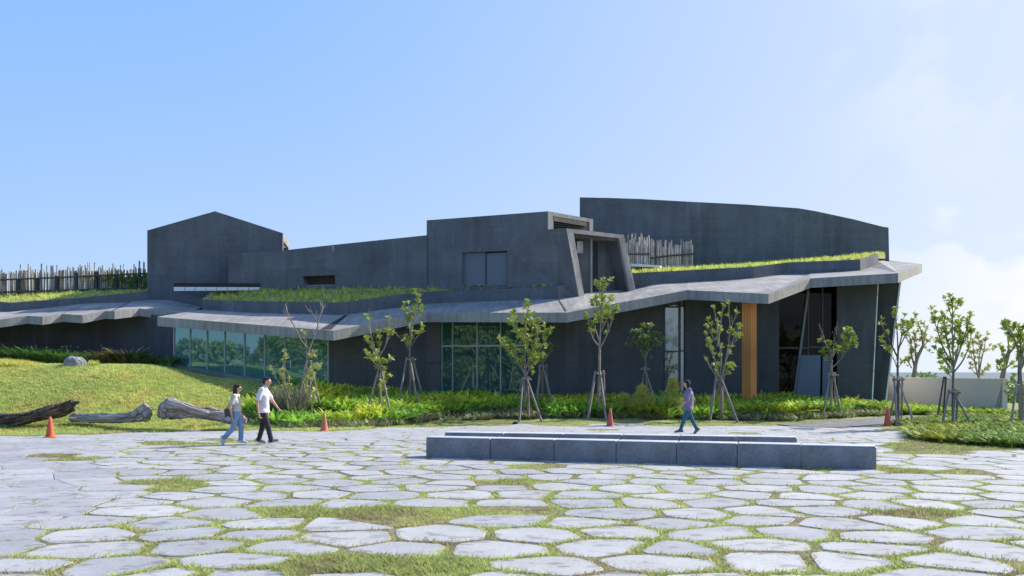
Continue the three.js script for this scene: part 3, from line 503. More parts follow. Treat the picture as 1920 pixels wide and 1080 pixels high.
  B('portal_frame', prism([q2(1062, 428), q2(1170, 440.5), [1192.5, 546, 45.9], [1181.5, 548, 45.7], q2(1161, 446.5), q2(1075.5, 437), [1096.5, 558, 43.75], [1086, 560, 43.5]], inV.clone().multiplyScalar(0.14)), M.conc, 'leaning open concrete portal');
  { const o = 1.4, back = B('portal_recess', prism([q2(1070, 430, o), q2(1166, 440, o), [1190, 560, 45.8 + o], [1094, 566, 43.7 + o]], inV.clone().multiplyScalar(0.1)), M.wall, 'dark back wall inside the portal');
    const t = new Tris(); const L0 = at(...q2(1161, 446.5, 0.13)), L1 = at(1181.5, 548, 45.82); t.quad(L0, L0.clone().addScaledVector(inV, 1.8), L1.clone().addScaledVector(inV, 1.8), L1); const K0 = at(...q2(1075.5, 437, 0.13)), K1 = at(1096, 558, 43.87); t.quad(K0, K0.clone().addScaledVector(inV, 1.8), K1.clone().addScaledVector(inV, 1.8), K1).quad(K0, L0, L0.clone().addScaledVector(inV, 1.8), K0.clone().addScaledVector(inV, 1.8)); B('portal_lining', t, M.wall, null);
    B('portal_post', prism([[1107, 444, 44.4], [1111, 444.4, 44.4], [1111, 556, 44.4], [1107, 556, 44.4]], V(0, 0, -0.12)), M.conc, 'grey post inside the portal');
    B('portal_door', prism([q2(1112, 455, 1.2), q2(1121, 456, 1.2), q2(1121, 556, 1.2), q2(1112, 556, 1.2)], V(0, 0, -0.05)), M.dark, 'dark narrow door inside the portal');
    B('wall_box', prism([q2(1082, 452, 1.0), q2(1093, 453, 1.0), q2(1093, 474, 1.0), q2(1082, 474, 1.0)], V(0, 0, -0.15)), M.steelPale, 'grey box on the portal wall'); }
  { const a = at(1170, 441, 45.2), b = at(1192, 545, 45.9), v = V(0.15, 0, -3.5), t = new Tris(); t.quad(a, b, b.clone().add(v), a.clone().add(v)); B('side_wall', t, M.wall, null); }
  // big sloping wall of the right block
  B('upper_wall', prism([[1087, 370, 52], [1140, 371, 52], [1200, 373, 52], [1300, 378.5, 52], [1400, 383.5, 52], [1498, 390.5, 52], [1530, 396, 52], [1600, 411, 52], [1655, 425, 52], [1666, 426.5, 52], [1668, 520, 52], [1087, 550, 52]], V(1.5, 0, -7)), M.wall, 'large dark wall with a sloping top edge');
  // white slab on the right roof garden
  B('roof_slab', prism([[1183, 494, 49], [1238, 497.5, 49], [1238, 501.5, 49], [1183, 499.5, 49]], V(0.3, 0, -1)), M.white, 'short white slab on the right roof garden');

  // roof garden soil
  const soil = (fr, bk, thick) => { const s = plate([...fr, ...bk].map(p => at(...p)), thick); B('roof_garden_soil', s, M.grass, null); return s.top; };
  const gL = soil(PL.map(p => [p[0], p[1] + 2, p[3] + 0.1]), [[277, 543, 51.8], [0, 549, 52.5], [-240, 538, 52.5]], 0.2);
  const gM = soil(PM.slice(0, 9).map(p => [p[0], p[1] + 2, p[3] + 0.12]), [[1060, 536, 43.6], [1000, 537.5, 44], [870, 538, 45.2], [800, 538.5, 45.5], [640, 540, 46.2], [480, 544, 46.85], [400, 549, 47.6]], 0.2);
  const gR = soil(PR.map(p => [p[0], p[1] + 2, p[3] + 0.12]), [[1660, 478, 51.8], [1612, 483, 51.8], [1440, 493, 51.8], [1300, 501, 51.8], [1150, 507, 51.8]], 0.2);
  M.gardens = [gL, gM, gR];
}
// ---------------------------------------------------------------- weathered timber picket fences on the roof
function picket(h, r, R) { const g = new THREE.CylinderGeometry(r * (0.75 + 0.2 * R()), r, h, 6, 1); g.translate(0, h / 2, 0); const p = g.attributes.position; for (let i = 0; i < p.count; i++) { p.setX(i, p.getX(i) * (0.8 + 0.3 * R())); if (p.getY(i) > h * 0.9) p.setY(i, p.getY(i) + (R() - 0.5) * 0.06); } const uv = g.attributes.uv; for (let i = 0; i < uv.count; i++) uv.setXY(i, uv.getX(i) * 0.3, uv.getY(i) * h); return g; }
{
  const R = rng(31), variants = [[0.042, 0], [0.034, 1], [0.046, 2], [0.038, 3]].map(([r]) => picket(1, r, R));
  const cols2 = [[1, .86, .72], [.86, .78, .68], [1, .9, .78], [.6, .54, .48]].map(c => std(rgb(...c), { map: barkTex })), cols1 = [std(rgb(0.78, 0.69, 0.59), { map: barkTex }), std(rgb(0.60, 0.55, 0.49), { map: barkTex }), std(rgb(0.88, 0.77, 0.63), { map: barkTex }), std(rgb(0.38, 0.35, 0.32), { map: barkTex })];
  const fence = (label, xs, lineD, baseY, topY, rails, posts, wide, group, cols = cols1) => {
    const f = thing('picket_fence', label, 'fence', at(xs[0], baseY(xs[0]), lineD(xs[0])), group);
    xs.forEach((px, i) => { const d = lineD(px) + (R() - 0.5) * 0.08, a = at(px, baseY(px) + 4, d), b = at(px, topY(px), d), m = new THREE.Mesh(variants[Math.floor(R() * 4)], cols[Math.floor(R() * 3.4)]); m.name = 'picket'; m.castShadow = m.receiveShadow = true; m.position.copy(a).sub(f.position); m.scale.set(wide * (0.75 + 0.5 * R()), b.y - a.y, wide * (0.8 + 0.4 * R())); m.rotation.set((R() - 0.5) * 0.05, R() * 6, (R() - 0.5) * 0.07); f.add(m); });
    for (const rl of rails) { const t = rl.map(p => at(...p)); part('rail', tube(t, 0.045, 0.045, 8, 5), M.poleDark, f); }
    for (const px of posts) { const d = lineD(px) - 0.12, a = at(px, baseY(px) + 6, d), b = at(px, mixf(baseY(px), topY(px), 0.72), d); part('post', box(0.16, b.y - a.y, 0.14, a.x, (a.y + b.y) / 2, a.z), M.metal, f); }
    return f;
  };
  const xs = []; for (let x = -6; x < 274; x += 1.95 + R() * 1.6) xs.push(x);
  const bY = px => mixf(553, 546, px / 276), jag = px => { const k = Math.floor(px * 0.37), q = hash(k, Math.round(px * 3), 1, 4); return q * q * 17; };
  fence('long weathered grey picket fence with dark rails and posts on left roof garden', xs, px => mixf(51.2, 51.6, px / 276), bY, px => mixf(514, 506, px / 276) - jag(px), [[[-10, 525, 51], [90, 521, 51.1], [276, 512.5, 51.4]], [[-10, 548, 51], [130, 544, 51.1], [276, 539, 51.4]]], [34, 69, 106, 143, 180, 217, 255], 1);
  const x1 = []; for (let x = 1174; x < 1219; x += 2.9 + R() * 1.2) x1.push(x);
  fence('taller screen of weathered brown poles just right of the concrete portal', x1, px => 50.2, px => 496, px => 447 - hash(Math.round(px * 5), 3, 1, 8) * 9 + (hash(Math.round(px * 7), 3, 1, 8) > 0.6 ? 10 : 0), [[[1172, 476, 50.05], [1218, 477, 50.05]]], [], 1.5, undefined, cols2);
  const x2 = []; for (let x = 1221; x < 1301; x += 2.7 + R() * 1.4) x2.push(x);
  fence('lower screen of silvery grey poles in front of the large sloping wall', x2, px => 50.8, px => 499, px => 455 - hash(Math.round(px * 5), 5, 1, 8) * 6 + (hash(Math.round(px * 3), 3, 1, 8) > 0.55 ? 9 : 0), [[[1219, 484, 50.65], [1260, 479, 50.65], [1302, 476, 50.65]]], [], 1.35, undefined, cols2);
}

// ---------------------------------------------------------------- granite benches
{
  const bench = (label, A, B, joints, h = 0.45, dp = 0.5) => {
    const a = at(A[0], HOR, A[1]), b = at(B[0], HOR, B[1]); a.y = b.y = 0;
    const dir = b.clone().sub(a).normalize(), ang = Math.atan2(-dir.z, dir.x), nrm = V(dir.z, 0, -dir.x), hit = px => { const k = (px - 960) / F, s = (-k * a.z - a.x) / (dir.x + k * dir.z); return a.clone().addScaledVector(dir, s); };
    const o = thing('stone_bench', label, 'bench', a); const pts = joints.map(hit);
    for (let i = 0; i < pts.length - 1; i++) { const len = pts[i].distanceTo(pts[i + 1]) - 0.007, c = pts[i].clone().lerp(pts[i + 1], 0.5).addScaledVector(nrm, dp / 2 + (i % 2) * 0.006); part('stone_block', box(len, h + 0.03, dp, c.x, h / 2 - 0.015 + (i % 3) * 0.002, c.z, ang, i === 0 || i === pts.length - 2 ? 0.035 : 0.014), i % 3 === 1 ? M.graniteB : M.granite, o); part('painted_sunlight', box(len - 0.03, 0.012, dp - 0.03, c.x, h + 0.003 + (i % 3) * 0.002, c.z, ang, 0.004), M.painted_sunlight, o); }  // thin pale sheet added on each block to paint its sunlit top
    return { a, b, dir, nrm };
  };
  bench('long nearer bench of seven dark grey granite blocks', [798, 21.8], [1644, 19.05], [798, 919, 1039, 1155, 1268, 1382, 1502, 1644]);
  bench('farther granite bench half hidden behind the nearer bench', [833, 23.5], [1495, 21.65], [833, 945, 1056, 1166, 1274, 1380, 1495]);
}
// ---------------------------------------------------------------- traffic cones
{
  const cone = (label, px, py, d, h, col, lean) => {
    const p = at(px, py, d); p.y = Math.max(0, ground(p.x, p.z)) + 0.004; const o = thing('traffic_cone', label, 'traffic cone', p, 'traffic cones along the lawn edge');
    const prof = [[0.135, 0.03], [0.125, 0.05], [0.105, h * 0.25], [0.078, h * 0.55], [0.05, h * 0.82], [0.036, h * 0.95], [0.03, h], [0.018, h + 0.004], [0.016, h - 0.03]].map(q => new THREE.Vector2(...q));
    const m = std(rgb(...col), { roughness: 0.55, map: rep(clothTex, 0.5) });
    const g = new THREE.LatheGeometry(prof, 24), b = box(0.33, 0.03, 0.33, 0, 0.015, 0, 0.5, 0.012), k = new THREE.LatheGeometry([[0.052, h * 0.82], [0.0535, h * 0.815], [0.0385, h * 0.94], [0.037, h * 0.945]].map(q => new THREE.Vector2(...q)), 20);
    for (const [n, gg, mm] of [['cone_body', g, m], ['base', b, m], ['collar', k, std(rgb(col[0] * 0.9 + 0.06, col[1] + 0.06, col[2] + 0.06))]]) { const q = new THREE.Mesh(gg, mm); q.name = n; q.castShadow = q.receiveShadow = true; o.add(q); }
    o.rotation.z = lean; o.rotation.y = px;
  };
  cone('bright orange cone in front of the dark driftwood log', 94, 820, 28.4, 0.60, [0.80, 0.13, 0.045], 0);
  cone('faded pale orange cone beside the shrubs right of the walking couple', 608, 809, 31.4, 0.58, [0.66, 0.20, 0.10], 0.02);
  cone('faded pinkish red cone standing behind the granite benches', 1144, 800, 34.2, 0.63, [0.60, 0.13, 0.10], -0.02);
  cone('orange cone at the asphalt path beside the right bed', 1664, 797, 34.4, 0.68, [0.74, 0.13, 0.05], 0);
}
// ---------------------------------------------------------------- driftwood logs
{
  const log = (label, name, pts, rad, mat, seed, twist, lump) => {
    const P = pts.map(p => { const q = at(p[0], p[1], p[2]); return q; }), o = thing(name, label, 'log', P[0].clone().setY(ground(P[0].x, P[0].z)));
    const rf = t => lerpTable(rad, t), SEG = 130, RAD = 64;
    const g = tube(P, 1, 1, SEG, RAD, (t, a) => { const tw = a + t * twist, n = fbm3(Math.cos(tw) * 2.2 + seed, Math.sin(tw) * 2.2, t * 2.5, 4, seed), ridge = Math.abs(fbm3(Math.cos(tw) * 4 + 9, Math.sin(tw) * 4, t * 1.6, 3, seed + 5) - 0.5) * 2; const big = fbm3(Math.cos(tw) * 0.9, Math.sin(tw) * 0.9 + seed, t * 4, 2, seed + 9); return rf(t) * (0.78 + lump * (n - 0.5) * 2 - 0.62 * Math.pow(1 - ridge, 3) * 0.5 + 0.8 * (big - 0.42)); });
    part('trunk', g, mat, o); return o;
  };
  const grey = std(rgb(0.58, 0.55, 0.54), { map: barkTex, bumpMap: barkBump, bumpScale: 0.05 }), brown = std(rgb(0.17, 0.135, 0.11), { map: barkTex, bumpMap: barkBump, bumpScale: 0.06 });
  const l1 = log('dark brown weathered log with raised broken end at far left', 'driftwood_log', [[-120, 782, 31.4], [-20, 790, 31.2], [40, 786, 31.2], [90, 775, 31.3], [128, 761, 31.5], [140, 757, 31.5]], [[0, .22], [.2, .31], [.55, .29], [.8, .24], [.95, .22], [1, .09]], brown, 3, 2, 0.35);
  part('branch_stub', tube([at(128, 764, 31.45), at(138, 757, 31.4), at(148, 754, 31.35)], 0.11, 0.04, 6, 8), brown, l1);
  part('branch_stub', tube([at(126, 766, 31.5), at(132, 756, 31.5), at(137, 751, 31.5)], 0.13, 0.07, 6, 8), brown, l1);
  const l2 = log('grey driftwood log with knobbly upturned end lying between two larger logs', 'driftwood_log', [[131, 784, 31.6], [150, 785, 31.6], [200, 786, 31.6], [245, 783, 31.6], [270, 774, 31.6], [280, 766, 31.6]], [[0, .10], [.05, .18], [.2, .21], [.6, .21], [.85, .28], [.95, .22], [1, .08]], grey, 11, 1.2, 0.28);
  part('knot', tube([at(262, 772, 31.5), at(272, 764, 31.5), at(276, 759, 31.5)], 0.15, 0.11, 8, 14, (t, a) => 0.8 + 0.5 * fbm3(Math.cos(a) * 2, Math.sin(a) * 2, t * 3, 3, 5)), grey, l2);
  part('knot', tube([at(272, 778, 31.45), at(279, 772, 31.4), at(284, 766, 31.4)], 0.13, 0.05, 8, 12, (t, a) => 0.8 + 0.5 * fbm3(Math.cos(a) * 2, Math.sin(a) * 2, t * 3, 3, 8)), grey, l2);
  part('knot', tube([at(248, 779, 31.45), at(258, 772, 31.45), at(266, 767, 31.45)], 0.12, 0.09, 8, 12, (t, a) => 0.8 + 0.5 * fbm3(Math.cos(a) * 2, Math.sin(a) * 2, t * 3, 3, 15)), grey, l2);
  const l3 = log('largest grey driftwood trunk with swollen twisted root end behind the couple', 'driftwood_log', [[301, 769, 31.8], [312, 768, 31.8], [335, 771, 31.8], [370, 774, 31.8], [405, 777, 31.8], [440, 785, 31.8], [462, 790, 31.8]], [[0, .14], [.05, .33], [.2, .40], [.4, .30], [.7, .26], [.9, .24], [1, .12]], grey, 23, 4.2, 0.30);
  part('root', tube([at(306, 768, 31.6), at(313, 758, 31.55), at(322, 753, 31.6), at(330, 756, 31.6)], 0.16, 0.1, 14, 14, (t, a) => 0.8 + 0.5 * fbm3(Math.cos(a) * 2, Math.sin(a) * 2, t * 3, 3, 25)), grey, l3);
  part('root', tube([at(303, 782, 31.6), at(303, 768, 31.55), at(308, 757, 31.6)], 0.13, 0.11, 12, 14, (t, a) => 0.8 + 0.5 * fbm3(Math.cos(a) * 2, Math.sin(a) * 2, t * 3, 3, 29)), grey, l3);
  part('root', tube([at(312, 757, 31.5), at(335, 760, 31.48), at(360, 768, 31.5), at(392, 776, 31.6)], 0.17, 0.10, 14, 12, (t, a) => 0.8 + 0.5 * fbm3(Math.cos(a) * 2, Math.sin(a) * 2, t * 3, 3, 33)), grey, l3);
  // boulder on the mound and a small dark stone by the bed
  const rock = (label, p, s, col, seed) => { const g = new THREE.IcosahedronGeometry(1, 5), q = g.attributes.position, v = V(); for (let i = 0; i < q.count; i++) { v.fromBufferAttribute(q, i); const n = fbm3(v.x * 1.3 + seed, v.y * 1.3, v.z * 1.3, 4, seed), r = Math.abs(fbm3(v.x * 2.2, v.y * 2.2 + seed, v.z * 2.2, 3, seed + 2) - 0.5); v.multiplyScalar(0.62 + 0.75 * n - 0.35 * Math.max(0, 0.12 - r)); q.setXYZ(i, v.x * s[0], Math.max(-0.15, v.y) * s[1], v.z * s[2]); } g.computeVertexNormals(); g.translate(p.x, p.y, p.z); const m = new THREE.Mesh(g, std(rgb(...col), { map: granTex, roughness: 0.95 })); m.name = numbered('boulder'); m.castShadow = m.receiveShadow = true; m.position.copy(p); g.translate(-p.x, -p.y, -p.z); tag(m, label, 'rock'); scene.add(m); };
  const pr = at(143, 688, 38.9); pr.y = ground(pr.x, pr.z); rock('pale grey boulder on top of the grassy mound', pr, [0.42, 0.42, 0.36], [0.85, 0.85, 0.80], 4);
  const ps = at(966, 792, 35.6); ps.y = ground(ps.x, ps.z); rock('small dark stone on the grass strip behind the benches', ps, [0.10, 0.12, 0.10], [0.05, 0.06, 0.08], 9);
}
// ---------------------------------------------------------------- low wall on the right
{
  const A = at(1654, 707, 46), Bq = at(1880, 710, 40.5), w = thing('garden_wall', 'low plain brown grey concrete wall right of the museum', 'wall', V(A.x, 0, A.z));
  part('wall_body', ribbon([{ x: A.x, z: A.z, y0: -0.5, y1: A.y }, { x: Bq.x, z: Bq.z, y0: -0.5, y1: Bq.y }], 0.3).geo(), M.concBrown, w);
  part('wall_end', prism([[1880.5, 710, 40.49], [1886, 712, 41], [1877, 790, 41], [1871, 790, 40.49]], V(-0.02, 0, -0.28)).geo(), M.conc, w, 'pale sloping end of the wall');
}

// ---------------------------------------------------------------- young staked trees
function leafGeo(list) {                                  // list of { p, dir, up, len, wid }: folded pointed leaves, four triangles each
  const pos = [], uv = [], idx = [], s = V();
  for (const l of list) {
    s.crossVectors(l.dir, l.up).normalize(); const nrm = V().crossVectors(s, l.dir), k = pos.length / 3;
    const P = (a, b, c) => { pos.push(l.p.x + l.dir.x * a + s.x * b + nrm.x * c, l.p.y + l.dir.y * a + s.y * b + nrm.y * c, l.p.z + l.dir.z * a + s.z * b + nrm.z * c); uv.push(a * 3, b * 3); };
    P(0, 0, 0); P(l.len * 0.62, -l.wid / 2, l.wid * 0.16); P(l.len * 0.62, l.wid / 2, l.wid * 0.16); P(l.len, 0, -l.len * 0.12); P(l.len * 0.58, 0, 0);
    idx.push(k, k + 4, k + 1, k, k + 2, k + 4, k + 1, k + 4, k + 3, k + 4, k + 2, k + 3);
  }
  const g = new THREE.BufferGeometry(); g.setAttribute('position', new THREE.Float32BufferAttribute(pos, 3)); g.setAttribute('uv', new THREE.Float32BufferAttribute(uv, 2)); g.setIndex(idx); g.computeVertexNormals(); return g;
}
const UPV = V(0, 1, 0);
function rosette(list, p, axis, R, n, len, wide) {         // a whorl of leaves at a twig's end
  const t = Math.abs(axis.y) > 0.9 ? V(1, 0, 0) : UPV, a = V().crossVectors(axis, t).normalize(), b = V().crossVectors(axis, a);
  for (let i = 0; i < n; i++) { const ph = i * 2.4 + R() * 0.8, tilt = 0.35 + R() * 0.9, dir = axis.clone().multiplyScalar(Math.cos(tilt)).addScaledVector(a, Math.sin(tilt) * Math.cos(ph)).addScaledVector(b, Math.sin(tilt) * Math.sin(ph)).normalize(); const L = len * (0.65 + 0.6 * R()); list.push({ p: p.clone().addScaledVector(axis, -R() * len * 0.7), dir, up: axis.clone().add(V(R() - .5, R() * .6, R() - .5)).normalize(), len: L, wid: L * wide }); }
}
// trunk: [px, py] line; limbs: [[px, py], ..., leafiness] lines from the trunk outwards, all at a distance d
function tree(name, label, d, trunk, r0, limbs, o = {}) {
  const R = rng(o.seed || Math.round(trunk[0][0])), foot = at(...trunk[0], d); foot.y = ground(foot.x, foot.z) - 0.05;
  const t = thing(name, label, 'tree', foot, o.group || 'young staked trees in front of the museum'), wood = [], leaves = [], L = (o.leaf || 0.17) * 0.98, wide = o.wide || 0.62;
  const tp = [foot.clone(), ...trunk.slice(1).map(p => at(p[0], p[1], d))]; const trunkGeo = tube(tp, r0, r0 * (o.taper || 0.6), 10, 8, (u, a) => 0.9 + 0.25 * fbm3(Math.cos(a) * 1.5, u * 9, Math.sin(a) * 1.5, 3, 3));
  for (const limb of limbs) {
    const leafy = limb[limb.length - 1], zr = (R() - 0.5) * 1.1, pts = limb.slice(0, -1).map((p, i, arr) => at(p[0], p[1], d + zr * i / Math.max(1, arr.length - 1)));
    const len = pts.reduce((s, p, i) => i ? s + p.distanceTo(pts[i - 1]) : 0, 0), rr = (limb.r ?? r0 * 0.55) * clamp(len / 1.4, 0.5, 1);
    wood.push(tube(pts, rr, 0.008, 8, 6)); const cur = new THREE.CatmullRomCurve3(pts);
    const nt = Math.max(2, Math.round(len * (leafy ? 5.4 : 4.5)));
    for (let i = 0; i < nt; i++) {
      const u = mixf(leafy > 1 ? 0.1 : 0.3, 1, (i + R() * 0.6) / nt), p = cur.getPoint(Math.min(1, u)), g = cur.getTangent(Math.min(1, u));
      const out = g.clone().multiplyScalar(0.7).add(V(R() - .5, 0.25 + R() * 0.5, R() - .5).multiplyScalar(1.25)).normalize(), tl = (leafy ? 0.12 + 0.26 * R() : 0.15 + 0.25 * R()) * (o.twig || 1), q = p.clone().addScaledVector(out, tl), m = p.clone().lerp(q, 0.5).add(V(0, -0.02, 0));
      wood.push(tube([p, m, q], 0.011, 0.005, 3, 4));
      if (R() < leafy) rosette(leaves, q, out, R, Math.round(((o.n || 9) + 2) * (0.7 + 0.6 * R())), L, wide);
      if (R() < leafy - 1) { const q2 = p.clone().add(V(R() - .5, R() - .4, R() - .5).multiplyScalar(0.5)); rosette(leaves, q2, out, R, o.n || 9, L, wide); }
    }
    if (leafy) rosette(leaves, pts[pts.length - 1], V(0, 1, 0), R, o.n || 9, L, wide);
  }
  const strip = g => { const c = g.index ? g.toNonIndexed() : g; return c; };
  part('trunk', trunkGeo, o.bark || M.bark, t); if (wood.length) part('branches', mergeGeometries(wood.map(strip)), o.twigMat || M.twig, t);
  if (leaves.length) part('crown', leafGeo(leaves), o.mat || M.leafA, t);
  return t;
}
function stakes(label, d, top, feet, o = {}) {             // a tripod of poles lashed to the trunk
  const c = at(top[0], top[1], d), g = thing('tree_stakes', label, 'tree stakes', V(c.x, ground(c.x, c.z), c.z), 'timber tripods around the young trees'), mat = o.mat || M.pole;
  feet.forEach(([px, dz], i) => { const f = at(px, HOR, d + dz); f.y = ground(f.x, f.z) - 0.1; const dir = c.clone().sub(f).normalize(), s = (i - (feet.length - 1) / 2) * (o.spread ?? 0.07), h = c.clone().add(V(s + (f.x - c.x) * 0.09, 0, (f.z - c.z) * 0.1)).addScaledVector(dir, 0.12); part('pole', tube([f, f.clone().lerp(h, 0.5), h], o.r || 0.042, (o.r || 0.042) * 0.9, 3, 8), mat, g); });
  if (o.bars !== false) { for (const [a, b] of [[V(-0.2, 0, 0.1), V(0.2, 0.01, 0.1)], [V(-0.16, 0.04, -0.12), V(0.18, 0.03, -0.08)], [V(-0.12, -0.02, -0.2), V(-0.1, 0.01, 0.22)]]) part('crossbar', tube([c.clone().add(a), c.clone().lerp(c.clone().add(b), 0.5), c.clone().add(b)], 0.035, 0.035, 2, 7), mat, g); part('lashing', tube([c.clone().add(V(-.07, -.05, .06)), c.clone().add(V(.08, 0, .07)), c.clone().add(V(.05, .05, -.07)), c.clone().add(V(-.07, .02, -.06))], 0.02, 0.02, 8, 5), M.poleDark, g); }
  return g;
}
// left to right
tree('sapling', 'low sapling with bare grey stems and two leafy tips behind the walking man', 34.5, [[560, 792], [552, 765]], 0.035, [[[552, 765], [538, 735], [528, 705], 0.25], [[545, 748], [533, 722], [532, 690], [534, 668], 0.8], [[548, 756], [525, 722], [508, 690], 0.2], [[552, 765], [560, 742], [572, 720], 0], [[555, 770], [535, 745], [520, 735], 0.3], [[556, 772], [545, 740], [541, 712], 0.9]], { leaf: 0.14, mat: M.leafB, group: 'low saplings in the bed' });
tree('young_tree', 'leaning young tree with two tall bare white limbs over the glass corner', 36.2, [[556, 782], [562, 740], [572, 690], [580, 655]], 0.055, [[[580, 655], [566, 640], [552, 612], [541, 590], [537, 578], 0], [[552, 612], [544, 600], [536, 593], 0], [[580, 655], [586, 640], [596, 610], [602, 585], [610, 575], 0], [[596, 610], [589, 592], [576, 580], 0], [[602, 588], [606, 577], [601, 570], 0], [[580, 655], [572, 640], [566, 622], 0.55], [[578, 668], [585, 672], [592, 668], 1.4], [[576, 690], [588, 692], [597, 690], 1.5], [[572, 700], [578, 705], [588, 708], 1.3]], { mat: M.leafB, seed: 11, bark: M.twig });
stakes('two grey stakes leaning on the tree with bare white limbs', 36.5, [580, 682], [[563, -0.3], [604, 0.4], [577, 1.0]], { bars: false });
tree('sapling', 'thin leafy sapling behind the faded orange cone', 33.6, [[585, 786], [584, 755], [581, 725]], 0.03, [[[584, 760], [592, 745], [598, 738], 1.2], [[583, 740], [576, 728], [572, 718], 1.1], [[581, 725], [586, 712], [590, 700], 1.3], [[584, 752], [577, 742], [574, 736], 0.9]], { leaf: 0.13, mat: M.leafB, group: 'low saplings in the bed' });
tree('young_tree', 'young tree with leafy middle and bare upright twigs between two stakes', 36.4, [[713, 790], [712, 740], [709, 690], [708, 672]], 0.05, [[[708, 672], [700, 645], [693, 615], [688, 590], 0.18], [[708, 672], [698, 655], [690, 640], 0.4], [[708, 672], [722, 650], [727, 620], [730, 596], 0.12], [[706, 680], [712, 650], [711, 632], 0.9], [[722, 650], [728, 635], [731, 625], 0.9], [[709, 690], [698, 676], [690, 668], 1.6], [[709, 692], [718, 682], [726, 676], 1.6], [[711, 705], [716, 697], [721, 690], 1.2], [[712, 720], [718, 710], [724, 708], 0.8], [[712, 745], [716, 732], [714, 725], 0.9], [[710, 690], [707, 680], [705, 670], 1.8]], { seed: 21 });
stakes('pair of long crossed stakes around the tree with bare upright twigs', 36.4, [712, 690], [[683, -0.6], [736, -0.7], [716, 0.5]], { bars: false, spread: -0.02 });
tree('young_tree', 'slim young tree with leaf clusters close to its stem beside dark wall', 39.5, [[769, 745], [769, 690], [768, 655], [770, 625]], 0.05, [[[769, 655], [763, 640], [748, 632], [737, 620], 0.08], [[770, 650], [782, 632], [793, 618], 0.6], [[770, 625], [763, 600], [757, 575], 0.9], [[770, 630], [776, 600], [782, 572], [784, 555], 0.8], [[770, 625], [768, 600], [766, 578], 1.1], [[776, 605], [786, 590], [792, 580], 0.9], [[768, 655], [771, 640], [772, 630], 1.4], [[768, 660], [764, 650], [762, 640], 1.0]], { seed: 31 });
stakes('pale tripod of poles in shade before the dark wall left of the second glass front', 39.5, [770, 675], [[744, -0.8], [786, -1.2], [799, 0.3], [762, 0.8]], { spread: 0.09 });
tree('young_tree', 'fullest young tree with dense leaf clusters in front of the glass corner', 37.6, [[991, 780], [990, 735], [987, 705], [985, 690]], 0.055, [[[987, 705], [972, 682], [955, 660], [940, 642], 1.2], [[940, 645], [948, 650], [955, 658], 1.3], [[986, 695], [982, 660], [972, 620], [962, 590], 1.2], [[984, 680], [985, 640], [987, 600], [992, 572], 1.3], [[986, 690], [997, 660], [1008, 630], [1012, 600], 1.4], [[986, 690], [1005, 665], [1020, 645], [1032, 620], 1.3], [[985, 660], [996, 630], [1000, 600], 1.2], [[987, 705], [994, 690], [1003, 680], 1.8], [[987, 700], [1000, 682], [1016, 668], 1.4], [[972, 682], [966, 665], [962, 648], 1.0], [[972, 620], [962, 612], [956, 603], 1.1], [[985, 640], [978, 632], [972, 630], 1.2]], { seed: 41, leaf: 0.18 });
stakes('pale tripod under the fullest tree, nearest the grass strip', 37.6, [986, 712], [[973, -0.9], [1018, -1.2], [979, 0.9]], { spread: 0.1 });
tree('young_tree', 'small crowned tree standing half behind the fullest tree', 40.2, [[1017, 745], [1017, 700], [1016, 680]], 0.05, [[[1016, 680], [1020, 655], [1022, 630], 1.3], [[1016, 680], [1008, 660], [1004, 640], 1.3], [[1016, 682], [1026, 668], [1031, 650], 1.2]], { seed: 51, mat: M.leafC });
stakes('tripod half behind the fullest tree, close to the dark wall', 40.2, [1018, 688], [[1005, -1], [1040, -1.0], [999, 0.6], [1030, 0.8]], { spread: 0.07 });
tree('young_tree', 'tall straight young tree with pale trunk left of the narrow door', 38.0, [[1122, 765], [1123, 720], [1124, 680], [1124, 650]], 0.062, [[[1124, 650], [1126, 610], [1127, 575], [1127, 535], 0.7], [[1124, 650], [1112, 635], [1106, 612], [1101, 590], 0.5], [[1124, 655], [1138, 628], [1148, 600], [1154, 580], 0.6], [[1126, 605], [1118, 585], [1110, 570], 1.2], [[1127, 580], [1138, 570], [1148, 562], 1.3], [[1127, 580], [1120, 568], [1113, 560], 1.3], [[1127, 590], [1133, 578], [1138, 572], 1.5], [[1125, 625], [1135, 605], [1140, 592], 0.7], [[1124, 640], [1115, 612], [1116, 602], 0.7], [[1127, 552], [1133, 542], [1137, 533], 1.1], [[1127, 550], [1122, 540], [1118, 532], 1.1]], { seed: 61, twigMat: M.twig, bark: M.twig, taper: 0.75 });
stakes('tripod of stout pale poles around the tall straight tree', 38.0, [1124, 701], [[1101, -0.8], [1137, -1.0], [1134, 0.6]], { spread: 0.14, r: 0.055 });
tree('young_tree', 'round headed small tree against the dark wall beside the narrow door', 40.6, [[1213, 745], [1211, 700], [1210, 675]], 0.05, [[[1210, 675], [1200, 655], [1188, 640], [1180, 648], 1.1], [[1210, 675], [1207, 645], [1205, 620], 1.4], [[1210, 672], [1220, 648], [1235, 628], 1.4], [[1208, 650], [1197, 632], [1190, 622], 1.2], [[1215, 652], [1218, 630], [1216, 612], 1.5], [[1220, 648], [1230, 648], [1238, 645], 1.3], [[1210, 668], [1212, 650], [1212, 640], 1.6]], { seed: 71, mat: M.leafC, leaf: 0.17 });
stakes('tripod under the round headed tree with one long slanting pole', 40.6, [1209, 693], [[1238, -1.4], [1198, 0.2], [1214, 0.9]], {});
